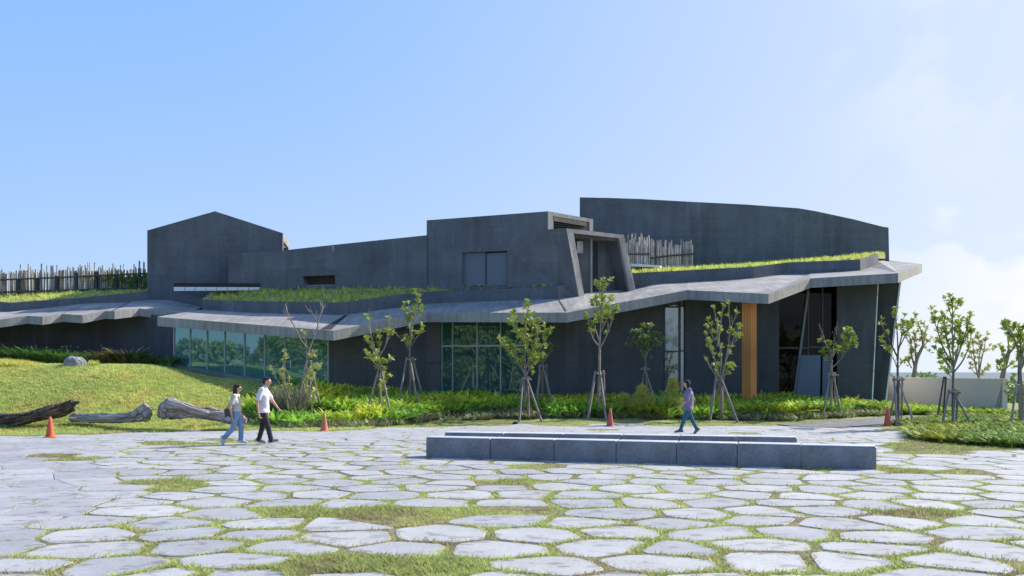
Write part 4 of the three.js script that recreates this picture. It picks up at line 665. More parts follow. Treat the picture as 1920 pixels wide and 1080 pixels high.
tree('young_tree', 'multi stemmed tree of bare crossing limbs left of the timber pillar', 37.2, [[1354, 775], [1352, 735], [1350, 715]], 0.06, [[[1352, 735], [1342, 705], [1330, 685], [1324, 672], 0.05], [[1350, 715], [1342, 680], [1330, 650], [1323, 625], 0.45], [[1350, 715], [1352, 670], [1345, 620], [1338, 575], 0.25], [[1352, 712], [1362, 670], [1368, 620], [1366, 566], 0.25], [[1352, 715], [1360, 680], [1374, 640], [1386, 610], 0.4], [[1345, 650], [1350, 610], [1356, 572], 0.15], [[1368, 620], [1376, 600], [1381, 585], 0.25], [[1342, 680], [1334, 655], [1328, 640], 1.0], [[1340, 640], [1332, 622], [1326, 612], 1.2], [[1352, 660], [1348, 640], [1344, 622], 0.9], [[1356, 705], [1366, 695], [1374, 690], 1.2], [[1354, 725], [1360, 700], [1362, 690], 0.8], [[1350, 715], [1345, 700], [1344, 690], 1.0], [[1372, 645], [1380, 640], [1386, 630], 0.8]], { seed: 81, leaf: 0.16 });
stakes('splayed poles around the multi stemmed tree by the timber pillar', 37.2, [1351, 708], [[1330, -0.6], [1385, -0.9], [1356, 0.2], [1326, 1.2]], { spread: 0.09, r: 0.05, bars: false });
tree('young_tree', 'small tree with one bare dark side and one leafy side before tall window', 38.6, [[1558, 755], [1559, 715], [1559, 685], [1560, 675]], 0.058, [[[1560, 675], [1552, 655], [1545, 632], [1540, 618], 0], [[1558, 660], [1548, 645], [1537, 638], 0.1], [[1560, 670], [1564, 640], [1567, 612], 0], [[1563, 645], [1570, 625], [1575, 612], 0], [[1558, 678], [1550, 668], [1544, 660], 1.4], [[1560, 672], [1566, 662], [1572, 658], 1.0], [[1560, 690], [1578, 672], [1592, 655], [1606, 648], 0.7], [[1578, 672], [1588, 640], [1597, 628], 1.2], [[1580, 665], [1582, 640], [1585, 622], 1.2], [[1560, 672], [1556, 655], [1552, 648], 1.0]], { seed: 91, twigMat: M.bark, bark: M.pole });
stakes('grey tripod around the half bare tree before the tall window', 38.6, [1561, 704], [[1542, -0.7], [1578, -0.6], [1566, 0.6]], { spread: 0.08 });
tree('young_tree', 'open young tree beside the leaning end of the museum', 35.0, [[1684, 780], [1684, 730], [1683, 690], [1684, 660]], 0.055, [[[1684, 672], [1668, 640], [1655, 615], [1650, 605], 0.6], [[1684, 665], [1682, 620], [1678, 580], 0.5], [[1684, 660], [1690, 630], [1692, 600], 0.9], [[1684, 655], [1700, 625], [1712, 605], 0.8], [[1678, 655], [1662, 645], [1652, 638], 1.0], [[1690, 630], [1702, 618], [1710, 612], 1.2], [[1682, 690], [1676, 675], [1660, 650], 0.3], [[1684, 690], [1690, 682], [1696, 678], 0.9]], { seed: 101, mat: M.leafA, n: 7, bark: std(rgb(.2, .19, .2), { map: barkTex }), twigMat: std(rgb(.13, .12, .12), { map: barkTex }) });
stakes('bluish grey stake and thin poles at the tree beside the leaning end wall', 35.0, [1684, 712], [[1682, -0.5], [1718, -0.4], [1664, 0.5], [1690, 0.9]], { spread: 0.1, mat: std(rgb(.46, .46, .49), { map: barkTex }) });
tree('coastal_tree', 'thick trunked leaning tree growing behind the low wall near the museum', 49, [[1712, 730], [1715, 695], [1720, 672], [1731, 648]], 0.12, [[[1716, 690], [1709, 665], [1708, 640], [1700, 615], 1.5], [[1731, 650], [1728, 625], [1722, 605], 1.5], [[1731, 650], [1734, 630], [1738, 612], 1.3], [[1718, 680], [1716, 650], [1714, 625], 1.5], [[1708, 645], [1700, 635], [1697, 628], 1.3], [[1709, 690], [1704, 680], [1702, 675], 1.7], [[1731, 650], [1738, 642], [1742, 638], 1.1]], { seed: 111, mat: M.leafB, leaf: 0.18, n: 7, r: 0.1, group: 'trees behind the low wall', bark: M.pole });
tree('young_tree', 'tallest tree at right with many fine upright limbs before the low wall', 33.5, [[1787, 800], [1787, 760], [1787, 715], [1788, 690]], 0.06, [[[1788, 690], [1786, 640], [1786, 595], [1787, 563], 0.9], [[1786, 600], [1780, 580], [1778, 570], 0.9], [[1787, 590], [1793, 575], [1800, 572], 0.9], [[1788, 690], [1768, 650], [1756, 615], [1748, 590], 0.9], [[1756, 615], [1762, 600], [1768, 592], 1.1], [[1788, 690], [1802, 650], [1812, 618], [1818, 596], 0.7], [[1788, 690], [1776, 640], [1770, 605], 1.3], [[1788, 690], [1798, 640], [1800, 610], 1.1], [[1787, 700], [1806, 675], [1818, 645], [1822, 622], 0.9], [[1787, 700], [1768, 672], [1752, 650], 1.3], [[1788, 695], [1774, 678], [1762, 668], 1.3], [[1787, 655], [1790, 625], [1793, 605], 1.3], [[1787, 710], [1772, 695], [1764, 690], 1.2], [[1800, 655], [1808, 640], [1812, 632], 1.4], [[1780, 655], [1775, 640], [1766, 632], 1.5]], { seed: 121, mat: M.leafA, leaf: 0.17, n: 7, bark: std(rgb(.24, .22, .23), { map: barkTex }) });
stakes('dark lashed tripod around the tallest tree at right', 33.5, [1788, 736], [[1764, -0.8], [1828, -0.6], [1786, -0.4], [1792, 0.5]], { spread: 0.1, mat: std(rgb(.40, .38, .38), { map: barkTex }) });
stakes('thin dark stakes leaning left of the tallest tree at right', 37.5, [1772, 712], [[1756, -0.5], [1768, 0.2]], { bars: false, mat: M.poleDark });
tree('coastal_tree', 'slender yellow green tree with three stems behind the low wall', 47, [[1834, 725], [1835, 705]], 0.08, [[[1835, 708], [1828, 680], [1825, 655], [1824, 640], 1.1], [[1835, 708], [1840, 675], [1845, 655], [1848, 635], 0.8], [[1835, 708], [1836, 670], [1838, 650], [1834, 632], 0.9], [[1845, 660], [1855, 655], [1862, 655], 1.1], [[1835, 705], [1846, 695], [1852, 692], 1.4], [[1835, 706], [1824, 695], [1818, 690], 1.2], [[1828, 680], [1822, 668], [1820, 660], 1.2]], { seed: 131, mat: M.leafB, leaf: 0.17, n: 7, group: 'trees behind the low wall' });
tree('coastal_tree', 'dark leafy tree with crooked trunk behind the end of the low wall', 44, [[1872, 735], [1880, 705], [1886, 680], [1893, 655]], 0.13, [[[1886, 680], [1878, 660], [1876, 650], 1.2], [[1893, 660], [1890, 640], [1888, 625], 0.7], [[1880, 700], [1876, 690], [1872, 680], 1.5], [[1890, 665], [1904, 650], [1912, 640], 1.5], [[1886, 690], [1900, 680], [1912, 672], 1.3]], { seed: 141, mat: M.leafA, leaf: 0.2, n: 7, group: 'trees behind the low wall' });
tree('coastal_tree', 'large leafy tree cut off at the right edge of the view', 34, [[1916, 800], [1914, 740], [1912, 690], [1918, 650]], 0.10, [[[1912, 690], [1908, 650], [1895, 625], [1880, 612], 1.5], [[1914, 660], [1912, 630], [1902, 610], 1.7], [[1918, 650], [1924, 630], [1926, 615], 1.7], [[1915, 690], [1926, 670], [1940, 650], 1.7], [[1912, 700], [1918, 680], [1926, 672], 1.6], [[1914, 725], [1904, 715], [1896, 712], 1.4], [[1914, 740], [1926, 720], [1936, 712], 1.5], [[1915, 765], [1908, 750], [1900, 745], 1.5], [[1914, 775], [1924, 755], [1930, 745], 1.5], [[1900, 628], [1892, 618], [1885, 615], 1.5], [[1912, 650], [1918, 640], [1925, 640], 1.8]], { seed: 151, leaf: 0.17, n: 11, group: 'trees at the right edge' });
stakes('single bluish stake leaning at the right edge beside large leafy tree', 33.2, [1908, 728], [[1893, -0.6], [1916, 0.5]], { bars: false, mat: std(rgb(.46, .46, .49), { map: barkTex }) });

// three feathery yellow-green conifers in the bed
{
  const bush = (label, px, py, w, h, d, seed) => {
    const R = rng(seed), p = at(px, py, d); p.y = ground(p.x, p.z); const t = thing('conifer_shrub', label, 'shrub', p, 'feathery shrubs in the middle bed'), H = h * d / F, Wd = w * d / F / 2, leaves = [], wood = [];
    wood.push(tube([p, p.clone().setY(p.y + H * 0.5), p.clone().setY(p.y + H * 0.9)], 0.03, 0.008, 5, 5));
    const lobes = []; for (let k = 0; k < 9; k++) { const u = k / 8, a = R() * 6.28, r = Wd * 0.62 * R() * (1.15 - u); lobes.push([Math.cos(a + k * 2.4) * Wd * (0.75 - 0.7 * u) * (0.5 + 0.5 * R()), H * (0.2 + 0.62 * u * (0.8 + 0.4 * R())), Math.sin(a + k * 2.4) * Wd * (0.75 - 0.7 * u), Wd * (0.55 - 0.3 * u) * (0.7 + 0.6 * R())]); }
    for (let i = 0; i < 460; i++) { const l = lobes[Math.floor(R() * lobes.length)], a = R() * 6.28, cb = 2 * R() - 1, sb = Math.sqrt(1 - cb * cb), r = l[3] * Math.cbrt(0.3 + 0.7 * R()) * (0.85 + 0.3 * R()), n = V(Math.cos(a) * sb, cb, Math.sin(a) * sb), q = V(p.x + l[0] + n.x * r, p.y + l[1] + n.y * r * 1.15, p.z + l[2] + n.z * r); rosette(leaves, q, n.add(V(0, 0.7, 0)).normalize(), R, 9, 0.15, 0.09); }
    part('stem', mergeGeometries(wood.map(g => g.toNonIndexed())), M.bark, t); part('crown', leafGeo(leaves), M.leafY, t);
  };
  bush('small feathery yellow green shrub left of its two companions', 1168, 756, 44, 42, 38.2, 5);
  bush('broad feathery green shrub under the round headed tree', 1206, 760, 62, 60, 38.1, 6);
  bush('yellowest feathery shrub with a pointed top just left of the lone woman', 1262, 760, 58, 74, 38.1, 7);
}

// ---------------------------------------------------------------- ground cover (masses nobody could count)
function clump(R, n, len, wid, spread, segs, droop) {       // strap leaves from one foot
  const pos = [], idx = [], uv = [];
  for (let i = 0; i < n; i++) {
    const a = i / n * 6.283 + R() * 0.9, L = len * (0.6 + 0.6 * R()), out = spread * (0.3 + 0.9 * R()), w = wid * (0.7 + 0.5 * R()), k0 = pos.length / 3, ca = Math.cos(a), sa = Math.sin(a), bx = (R() - .5) * 0.12, bz = (R() - .5) * 0.12;
    for (let s = 0; s <= segs; s++) { const t = s / segs, r = out * L * (t + droop * t * t), y = L * (t - droop * 0.55 * t * t * (0.6 + out)), ww = w * (s === segs ? 0.02 : Math.sin(Math.PI * (0.22 + 0.7 * t))) / 2; for (const q of [-1, 1]) { pos.push(bx + ca * r - sa * ww * q, y, bz + sa * r + ca * ww * q); uv.push(q, t); } }
    for (let s = 0; s < segs; s++) { const k = k0 + 2 * s; idx.push(k, k + 1, k + 2, k + 2, k + 1, k + 3); }
  }
  const g = new THREE.BufferGeometry(); g.setAttribute('position', new THREE.Float32BufferAttribute(pos, 3)); g.setAttribute('uv', new THREE.Float32BufferAttribute(uv, 2)); g.setIndex(idx); g.computeVertexNormals(); return g;
}
function scatter(name, label, category, geo, mat, pts) {    // pts: [x, y, z, scale, turn, r, g, b, tall]
  const m = new THREE.InstancedMesh(geo, mat, pts.length), o = new THREE.Object3D(), c = new THREE.Color();
  pts.forEach((p, i) => { o.position.set(p[0], p[1], p[2]); o.rotation.set((hash(i, 1, 2, 3) - .5) * 0.24, p[4], (hash(i, 4, 2, 3) - .5) * 0.24); o.scale.set(p[3], p[3] * (p[8] || 1), p[3]); o.updateMatrix(); m.setMatrixAt(i, o.matrix); m.setColorAt(i, c.setRGB(p[5], p[6], p[7])); });
  m.name = numbered(name); m.userData.kind = 'stuff'; m.userData.label = label; m.castShadow = m.receiveShadow = true; scene.add(m); return m;
}
const RG = rng(404);
{
  // front edge of the planted bed, in metres from the camera, along x
  const bedTab = [[-9.4, 34.5], [-8.2, 33], [-7.4, 32.4], [-5.6, 32.7], [-4.4, 34], [-2.6, 36.4], [0, 37.5], [3, 37.6], [8, 37], [10.5, 36.6], [12, 37.4], [14.3, 38.8], [16, 39.6]];
  const wallTab = [[-12, 43], [-7.7, 41.5], [-3.8, 43.5], [1, 42.2], [2.2, 41.8], [6.7, 43.2], [11, 42.6], [15, 42.2], [17, 43.5]];
  const lily = [], shrub = [], pale = [];
  for (let i = 0; i < 15000; i++) {
    const x = -10 + RG() * 26, d = 32 + RG() * 11.5, f = lerpTable(bedTab, x), b = lerpTable(wallTab, x) - 0.25; if (d < f || d > b || x < -9.3 + (RG() - .5) || x > 15.6) continue;
    const into = d - f; if (fbm3(x * 1.3, d * 1.3, 4, 2, 65) < 0.27) continue; const y = ground(x, -d) - 0.03, n = fbm3(x * 0.55, d * 0.55, 2.2, 3, 61), gapN = fbm3(x * 0.4 + 5, d * 0.7, 8, 2, 67);
    if (x < -5.5 && x > -8.7 && d > 34.8 && d < 36.8 && gapN > 0.3) continue;            // open shade behind the first clumps
    const tone = 0.55 + 1.0 * RG(), yel = smoothstep(0.45, 0.7, n);
    const edge = 1.0 + 1.1 * fbm3(x * 0.5, 3, 1, 2, 5);
    const frontGrey = x < -6.4 ? 0.45 : x > 1.5 && x < 8.3 ? 0.25 : 0.7;
    if (into < edge * frontGrey) { if (RG() < 0.75) (RG() < 0.55 ? shrub : pale).push([x, y, -d, 0.5 + 0.6 * RG() + into * 0.2, RG() * 6.3, tone * (0.8 + 0.4 * RG()), tone, tone * 0.9, 0.9]); }
    else if (RG() < 0.85) lily.push([x, y, -d, 0.78 + 0.75 * RG() * (0.4 + n) + 0.25 * n, RG() * 6.3, tone * mixf(0.75, 1.35, yel), tone * mixf(0.9, 1.1, yel), tone * 0.9, 0.9 + 0.3 * RG()]);
  }
  scatter('lily_bed', 'dense bright green strap leaved plants filling the bed along the museum', 'plants', clump(rng(1), 14, 0.43, 0.088, 0.85, 4, 0.6), M.lily, lily);
  scatter('grey_ground_cover', 'low grey green small leaved ground cover along the front of the bed', 'plants', clump(rng(2), 22, 0.34, 0.06, 1.0, 2, 0.3), M.shrub, shrub);
  scatter('dry_ground_cover', 'patchy pale dry stems mixed into the front of the bed', 'plants', clump(rng(3), 18, 0.36, 0.028, 0.9, 2, 0.25), std(rgb(0.32, 0.28, 0.20), { side: THREE.DoubleSide }), pale);
  // right bed
  const lilyR = [];
  for (let i = 0; i < 18000; i++) {
    const d = 23 + RG() * 18, x = 11 + RG() * 22, px = 960 + x * F / d, py = HOR + EYE * F / d; if (px > 2060) continue;
    const f = lerpTable([[1640, 812], [1700, 822], [1760, 830], [1800, 835], [1860, 838], [1920, 841], [2000, 846]], px), tp = lerpTable([[1640, 803], [1660, 800], [1745, 795], [1780, 784], [2000, 772]], px) ;
    const py2 = py; const n0 = (fbm3(x * 0.8, d * 0.8, 7, 2, 9) - 0.5) * 6; if (py2 > f + n0) continue;
    const y = ground(x, -d) - 0.03; if (py2 < tp - 2 && px < 1760) continue;
    const n = fbm3(x * 0.6, d * 0.6, 6.2, 3, 63), tone = 0.30 + 0.6 * RG(), yel = smoothstep(0.4, 0.65, n);
    if (px < 1706 && d < 34.8) continue;
    lilyR.push([x, y, -d, 0.6 + 0.45 * RG() + 0.2 * n, RG() * 6.3, tone * mixf(0.8, 1.4, yel), tone * mixf(0.95, 1.12, yel), tone * 0.9, 0.9 + 0.3 * RG()]);
  }
  scatter('lily_bed', 'bright green strap leaved plants in the right bed round the staked trees', 'plants', clump(rng(4), 18, 0.34, 0.055, 0.8, 4, 0.5), M.lily, lilyR);
  const beyond = [];
  for (let i = 0; i < 1500; i++) { const px = 1655 + RG() * 230, d = 37.6 + RG() * 7.5, p = at(px, HOR, d), wl = mixf(46, 40.5, clamp((px - 1654) / 226, 0, 1)) - 0.3; if (d > wl || d < lerpTable([[1655, 39.5], [1760, 39.5], [1900, 39]], px)) continue; const tone = 0.7 + 0.6 * RG(); beyond.push([p.x, ground(p.x, p.z) - 0.03, p.z, 0.8 + 0.5 * RG(), RG() * 6.3, tone, tone, tone * 0.9, 1.1]); }
  scatter('lily_bed', 'green strap leaved plants at the foot of the low garden wall', 'plants', clump(rng(5), 14, 0.42, 0.08, 0.85, 4, 0.55), M.lily, beyond);
  // dark planting under the left canopy
  const darkP = [], tuft = [];
  for (let i = 0; i < 3400; i++) { const px = -60 + RG() * 385, d = mixf(43.3, 45.8, RG()), p = at(px, HOR, d), k = fbm3(px * 0.02, d * 0.4, 3, 3, 77); const amt = px < 190 ? 1 : px < 240 ? 0.6 : 0.35; if (RG() > amt * (0.5 + k)) continue; const tone = 0.7 + 1.0 * RG(), red = px > 190 && px < 240 ? 1.5 : 1; darkP.push([p.x, ground(p.x, p.z) - 0.05, p.z, (px < 240 ? 0.8 : 0.4) + 1.5 * RG() * k * k * 2 + 0.2, RG() * 6.3, tone * red, tone / red, tone * 0.9, 1.1]); }
  scatter('shade_shrubs', 'dark green shrubs growing in shade against the left wall', 'plants', clump(rng(6), 20, 0.5, 0.09, 0.8, 3, 0.4), M.darkLeaf, darkP);
  const fl = []; for (let i = 0; i < 26; i++) { const px = 10 + RG() * 190, d = 43.6 + RG() * 1.9, p = at(px, HOR, d); fl.push([p.x, ground(p.x, p.z) + 0.45 + 0.5 * RG(), p.z, 0.7 + 0.5 * RG(), RG() * 6, 1, 1, 1]); }
  const fg = new THREE.OctahedronGeometry(0.03, 0); scatter('white_blossoms', 'tiny white flowers on the shaded shrubs', 'flowers', fg, std(rgb(0.7, 0.72, 0.66)), fl);
  for (let i = 0; i < 900; i++) { const px = -30 + RG() * 115 * Math.sqrt(RG()), d = 38.4 + RG() * 1.6, p = at(px, HOR, d); const tone = 0.8 + 0.5 * RG(); tuft.push([p.x, ground(p.x, p.z) - 0.03, p.z, 0.5 + 0.5 * RG() * smoothstep(95, 20, px), RG() * 6.3, tone * 1.1, tone, tone * 0.8, 1]); }
  for (let i = 0; i < 70; i++) { const p = at(176 + (RG() - .5) * 12, HOR, 38.8 + RG() * 0.8); tuft.push([p.x, ground(p.x, p.z) - 0.03, p.z, 0.5 + 0.4 * RG(), RG() * 6.3, 1, 1, 0.8, 1]); }
  scatter('tall_grass', 'taller bright grass along the crest of the mound', 'grass', clump(rng(7), 12, 0.34, 0.022, 0.5, 3, 0.3), M.blade, tuft);
  // dry stems and brush behind the walking man
  const brush = []; for (let i = 0; i < 260; i++) { const p = at(505 + RG() * 60, HOR, 34.6 + RG() * 1.6); const tone = 0.7 + 0.7 * RG(); brush.push([p.x, ground(p.x, p.z) - 0.03, p.z, 0.9 + 0.8 * RG(), RG() * 6.3, tone, tone, tone, 1.2]); }
  scatter('brush', 'tangled grey green brush behind the walking man', 'plants', clump(rng(8), 16, 0.55, 0.02, 0.7, 3, 0.2), leafMat(0.20, 0.20, 0.13, { roughness: 0.9 }), brush);
}
// turf: short blades on the lawn and in the joints of the paving, longer grass on the roofs
{
  const blade = clump(rng(11), 9, 0.075, 0.010, 0.9, 2, 0.3), lawn = [], joint = [];
  for (let i = 0; i < 70000; i++) {
    const d = 27.5 + 13.5 * RG(), x = -(4 + RG() * 19), px = 960 + x * F / d; if (px < -80 || px > 700) continue; if (d < lerpTable(edgeTab, x) - 0.35 * RG()) continue; if (onSlab(x, d)) continue; if (px > 560 && d > 34) continue;
    const n = fbm3(x * 0.45, d * 0.45, 9, 4, 81), tone = 0.62 + 0.75 * RG() * (0.6 + 0.8 * n), dry = smoothstep(0.5, 0.75, fbm3(x * 0.9, d * 0.9, 2, 3, 83));
    lawn.push([x, ground(x, -d) - 0.012, -d, 0.8 + 0.9 * RG(), RG() * 6.3, tone * mixf(0.97, 1.1, dry), tone * mixf(1.04, 0.99, dry), tone, 0.75 + 0.5 * RG()]);
  }
  scatter('lawn_grass', 'sunlit short turf covering the lawn mound', 'grass', blade, M.blade, lawn);
  for (let i = 0; i < 150000; i++) {
    const u = RG(), d = 8.6 + 28 * Math.pow(u, 1.5), x = (RG() - 0.5) * 2 * (d * 0.54 + 0.6); if (d > lerpTable(edgeTab, x) + 2.6 || onSlab(x, d)) continue; if (x > 12.6 && d > 26 && d < 38) continue;
    if (x < -4 && d > 30.5) continue;
    const px = 960 + x * F / d, py = HOR + EYE * F / d, bare = fbm3(x * 1.1, d * 1.1, 5, 3, 87), hole = holes.some(h => ((px - h[0]) / h[2]) ** 2 + ((py - h[1]) / h[3]) ** 2 < 0.9);
    if (bare > 0.56 && RG() < 0.7) continue; if (!hole && RG() < 0.25) continue;
    const dry = smoothstep(0.42, 0.66, bare) * RG() * 1.2 + (RG() < 0.2 ? 0.9 : 0), tone = (0.55 + 0.7 * RG()) * (hole ? 0.85 : 1) * mixf(1, 0.8, Math.min(1, dry));
    joint.push([x, ground(x, -d) - 0.01, -d, (hole ? 0.75 : 0.55) + 0.45 * RG(), RG() * 6.3, tone * mixf(0.95, 1.12, dry), tone * mixf(1.04, 0.92, dry), tone * mixf(0.95, 1.4, dry), 0.7 + 0.5 * RG()]);
  }
  scatter('joint_grass', 'grass and moss growing in the joints and gaps of the paving', 'grass', blade, M.blade, joint);
  const long = clump(rng(12), 10, 0.26, 0.02, 0.45, 3, 0.25), roof = [[], [], []];
  M.gardens.forEach((tops, g) => { for (const [a, b, c] of tops) { const area = b.clone().sub(a).cross(c.clone().sub(a)).length() / 2, n = Math.round(area * [26, 30, 30][g]); for (let i = 0; i < n; i++) { let u = RG(), v = RG(); if (u + v > 1) { u = 1 - u; v = 1 - v; } const p = a.clone().addScaledVector(b.clone().sub(a), u).addScaledVector(c.clone().sub(a), v), tone = 0.7 + 0.7 * RG(), dry = fbm3(p.x * 0.4, p.z * 0.4, g * 3, 3, 91); roof[g].push([p.x, p.y - 0.03, p.z, [0.5, 0.7, 0.65][g] + 0.6 * RG() * dry, RG() * 6.3, tone * mixf(0.85, 1.15, dry), tone * 1.05, tone * 0.85, 0.8 + 0.6 * RG()]); } } });
  ['left', 'middle', 'right'].forEach((w, g) => scatter('roof_grass', `yellow green tall grass of the ${w} roof garden behind its dark parapet`, 'grass', long, M.blade, roof[g]));
  const rb = []; for (let i = 0; i < 200; i++) { const px = 168 + RG() * 112, d = 51.6 + RG() * 1.5, p = at(px, 545, d); const aut = RG() < 0.35 * smoothstep(240, 200, px); rb.push([p.x, p.y - 0.1, p.z, 0.9 + RG() * 1.1, RG() * 6.3, aut ? 2.4 : 1, aut ? 1.1 : 1, 0.8, 1.2]); }
  scatter('roof_shrubs', 'low mixed green and rusty shrubs behind the roof picket fence', 'plants', clump(rng(13), 16, 0.5, 0.09, 0.6, 3, 0.3), M.darkLeaf, rb);
}
// woodland behind the viewer, seen as reflections in the glass; and the far shore trees on the right
{
  const puff = []; { const R = rng(3); for (let i = 0; i < 46; i++) { const a = R() * 6.28, e = Math.acos(2 * R() - 1), r = 0.55 + 0.5 * R(), p = V(Math.sin(e) * Math.cos(a) * r, Math.cos(e) * r * 0.9, Math.sin(e) * Math.sin(a) * r); rosette(puff, p, p.clone().normalize(), R, 4, 0.4, 0.5); } }
  const pg = leafGeo(puff), R = rng(9), back = [], far = [];
  for (let i = 0; i < 170; i++) { const a0 = mixf(1.2, 2.75, R()), r0 = 58 + 16 * R(), x = -Math.sin(a0) * r0, z = -40 - Math.cos(a0) * r0 * 0.95 + 6, h = (4 + 6.5 * R() * (0.5 + fbm3(a0 * 6, 1, 2, 2, 5))) * smoothstep(2.75, 2.55, a0) * mixf(0.35, 1, smoothstep(2.14, 2.24, a0)) + 1; for (let k = 0; k < 24; k++) { const a = R() * 6.28, r = 2.6 * Math.sqrt(R()), y = 0.6 + (h - 0.6) * R(); const tone = 0.6 + 0.9 * R(), w = r * (1.25 - 0.7 * y / h); back.push([x + Math.cos(a) * w, y, z + Math.sin(a) * w, 0.8 + 0.6 * R(), R() * 6, tone * (0.9 + 0.5 * R()), tone, tone * 0.8, 1]); } }
  scatter('treeline', 'dense green wood that shows as reflections in the glass fronts', 'wood', pg, leafMat(0.17, 0.22, 0.10), back);
  for (let i = 0; i < 700; i++) { const px = 1640 + R() * 420, d = 118 + R() * 22, p = at(px, HOR, d), hump = fbm3(px * 0.021, 3, 1, 3, 7); const top = -1.9 + hump * 2.9 + (px > 1690 && px < 1765 ? 1.5 * Math.sin((px - 1690) / 75 * 3.14) : 0) ; const tone = 0.7 + 0.7 * R(); far.push([p.x, -2.4 + (top + 2.4) * R(), p.z, 0.9 + 0.7 * R(), R() * 6, tone, tone, tone * 1.1, 0.8]); }
  scatter('far_trees', 'low hazy line of trees on the far shore at right', 'wood', pg, M.leafC, far);
}

// ---------------------------------------------------------------- people: distance fields meshed as one continuous surface
function surfaceNet(f, lo, hi, cell) {
  const n = [0, 1, 2].map(i => Math.ceil((hi[i] - lo[i]) / cell) + 1), [nx, ny, nz] = n, val = new Float32Array(nx * ny * nz);
  for (let k = 0; k < nz; k++) for (let j = 0; j < ny; j++) for (let i = 0; i < nx; i++) val[(k * ny + j) * nx + i] = f(lo[0] + i * cell, lo[1] + j * cell, lo[2] + k * cell);
  const vid = new Int32Array(nx * ny * nz).fill(-1), pos = [], idx = [], I = (i, j, k) => (k * ny + j) * nx + i;
  for (let k = 0; k < nz - 1; k++) for (let j = 0; j < ny - 1; j++) for (let i = 0; i < nx - 1; i++) {
    let m = 0, c = [0, 0, 0], q = 0; const cor = []; for (let b = 0; b < 8; b++) { const v = val[I(i + (b & 1), j + (b >> 1 & 1), k + (b >> 2))]; cor.push(v); if (v < 0) m |= 1 << b; }
    if (m === 0 || m === 255) continue;
    for (let a = 0; a < 8; a++) for (const e of [1, 2, 4]) { const b = a | e; if (a & e) continue; if ((cor[a] < 0) !== (cor[b] < 0)) { const t = cor[a] / (cor[a] - cor[b]); c[0] += (a & 1) + (e === 1 ? t : 0); c[1] += (a >> 1 & 1) + (e === 2 ? t : 0); c[2] += (a >> 2) + (e === 4 ? t : 0); q++; } }
    vid[I(i, j, k)] = pos.length / 3; pos.push(lo[0] + (i + c[0] / q) * cell, lo[1] + (j + c[1] / q) * cell, lo[2] + (k + c[2] / q) * cell);
  }
  for (let k = 1; k < nz - 1; k++) for (let j = 1; j < ny - 1; j++) for (let i = 1; i < nx - 1; i++) {
    const v0 = val[I(i, j, k)] < 0;
    const face = (v1, a, b, c, d) => { if (v0 === v1) return; if (a < 0 || b < 0 || c < 0 || d < 0) return; v0 ? idx.push(a, b, c, a, c, d) : idx.push(a, c, b, a, d, c); };
    face(val[I(i + 1, j, k)] < 0, vid[I(i, j - 1, k - 1)], vid[I(i, j, k - 1)], vid[I(i, j, k)], vid[I(i, j - 1, k)]);
    face(val[I(i, j + 1, k)] < 0, vid[I(i - 1, j, k - 1)], vid[I(i - 1, j, k)], vid[I(i, j, k)], vid[I(i, j, k - 1)]);
    face(val[I(i, j, k + 1)] < 0, vid[I(i - 1, j - 1, k)], vid[I(i, j - 1, k)], vid[I(i, j, k)], vid[I(i - 1, j, k)]);
  }
  const uv = new Float32Array(pos.length / 3 * 2); for (let i = 0; i < uv.length / 2; i++) { uv[2 * i] = pos[3 * i] + pos[3 * i + 2]; uv[2 * i + 1] = pos[3 * i + 1]; }
  const g = new THREE.BufferGeometry(); g.setAttribute('position', new THREE.Float32BufferAttribute(pos, 3)); g.setAttribute('uv', new THREE.BufferAttribute(uv, 2)); g.setIndex(idx); g.computeVertexNormals(); return g;
}
// bones: [ax, ay, az, ra, bx, by, bz, rb, (depth scale)]; smooth union
function field(bones, k = 0.03, cut) {
  return (x, y, z) => {
    let d = 1e3;
    for (const [ax, ay, az, ra, bx, by, bz, rb] of bones) {
      const vx = bx - ax, vy = by - ay, vz = bz - az, wx = x - ax, wy = y - ay, wz = z - az, L = vx * vx + vy * vy + vz * vz, t = L ? clamp((wx * vx + wy * vy + wz * vz) / L, 0, 1) : 0;
      const e = Math.hypot(wx - vx * t, wy - vy * t, wz - vz * t) - (ra + (rb - ra) * t), h = clamp(0.5 + 0.5 * (d - e) / k, 0, 1); d = d * (1 - h) + e * h - k * h * (1 - h);
    }
    return cut ? Math.max(d, cut(x, y, z)) : d;
  };
}
function netOf(bones, cell, k, cut, pad = 0.03) {
  const lo = [1e9, 1e9, 1e9], hi = [-1e9, -1e9, -1e9]; for (const b of bones) for (const [o, r] of [[0, 3], [4, 7]]) for (let i = 0; i < 3; i++) { lo[i] = Math.min(lo[i], b[o + i] - b[r] - pad); hi[i] = Math.max(hi[i], b[o + i] + b[r] + pad); }
  return surfaceNet(field(bones, k, cut), lo, hi, cell);
}
const bone = (a, ra, b, rb) => [a[0], a[1], a[2], ra, b[0], b[1], b[2], rb];
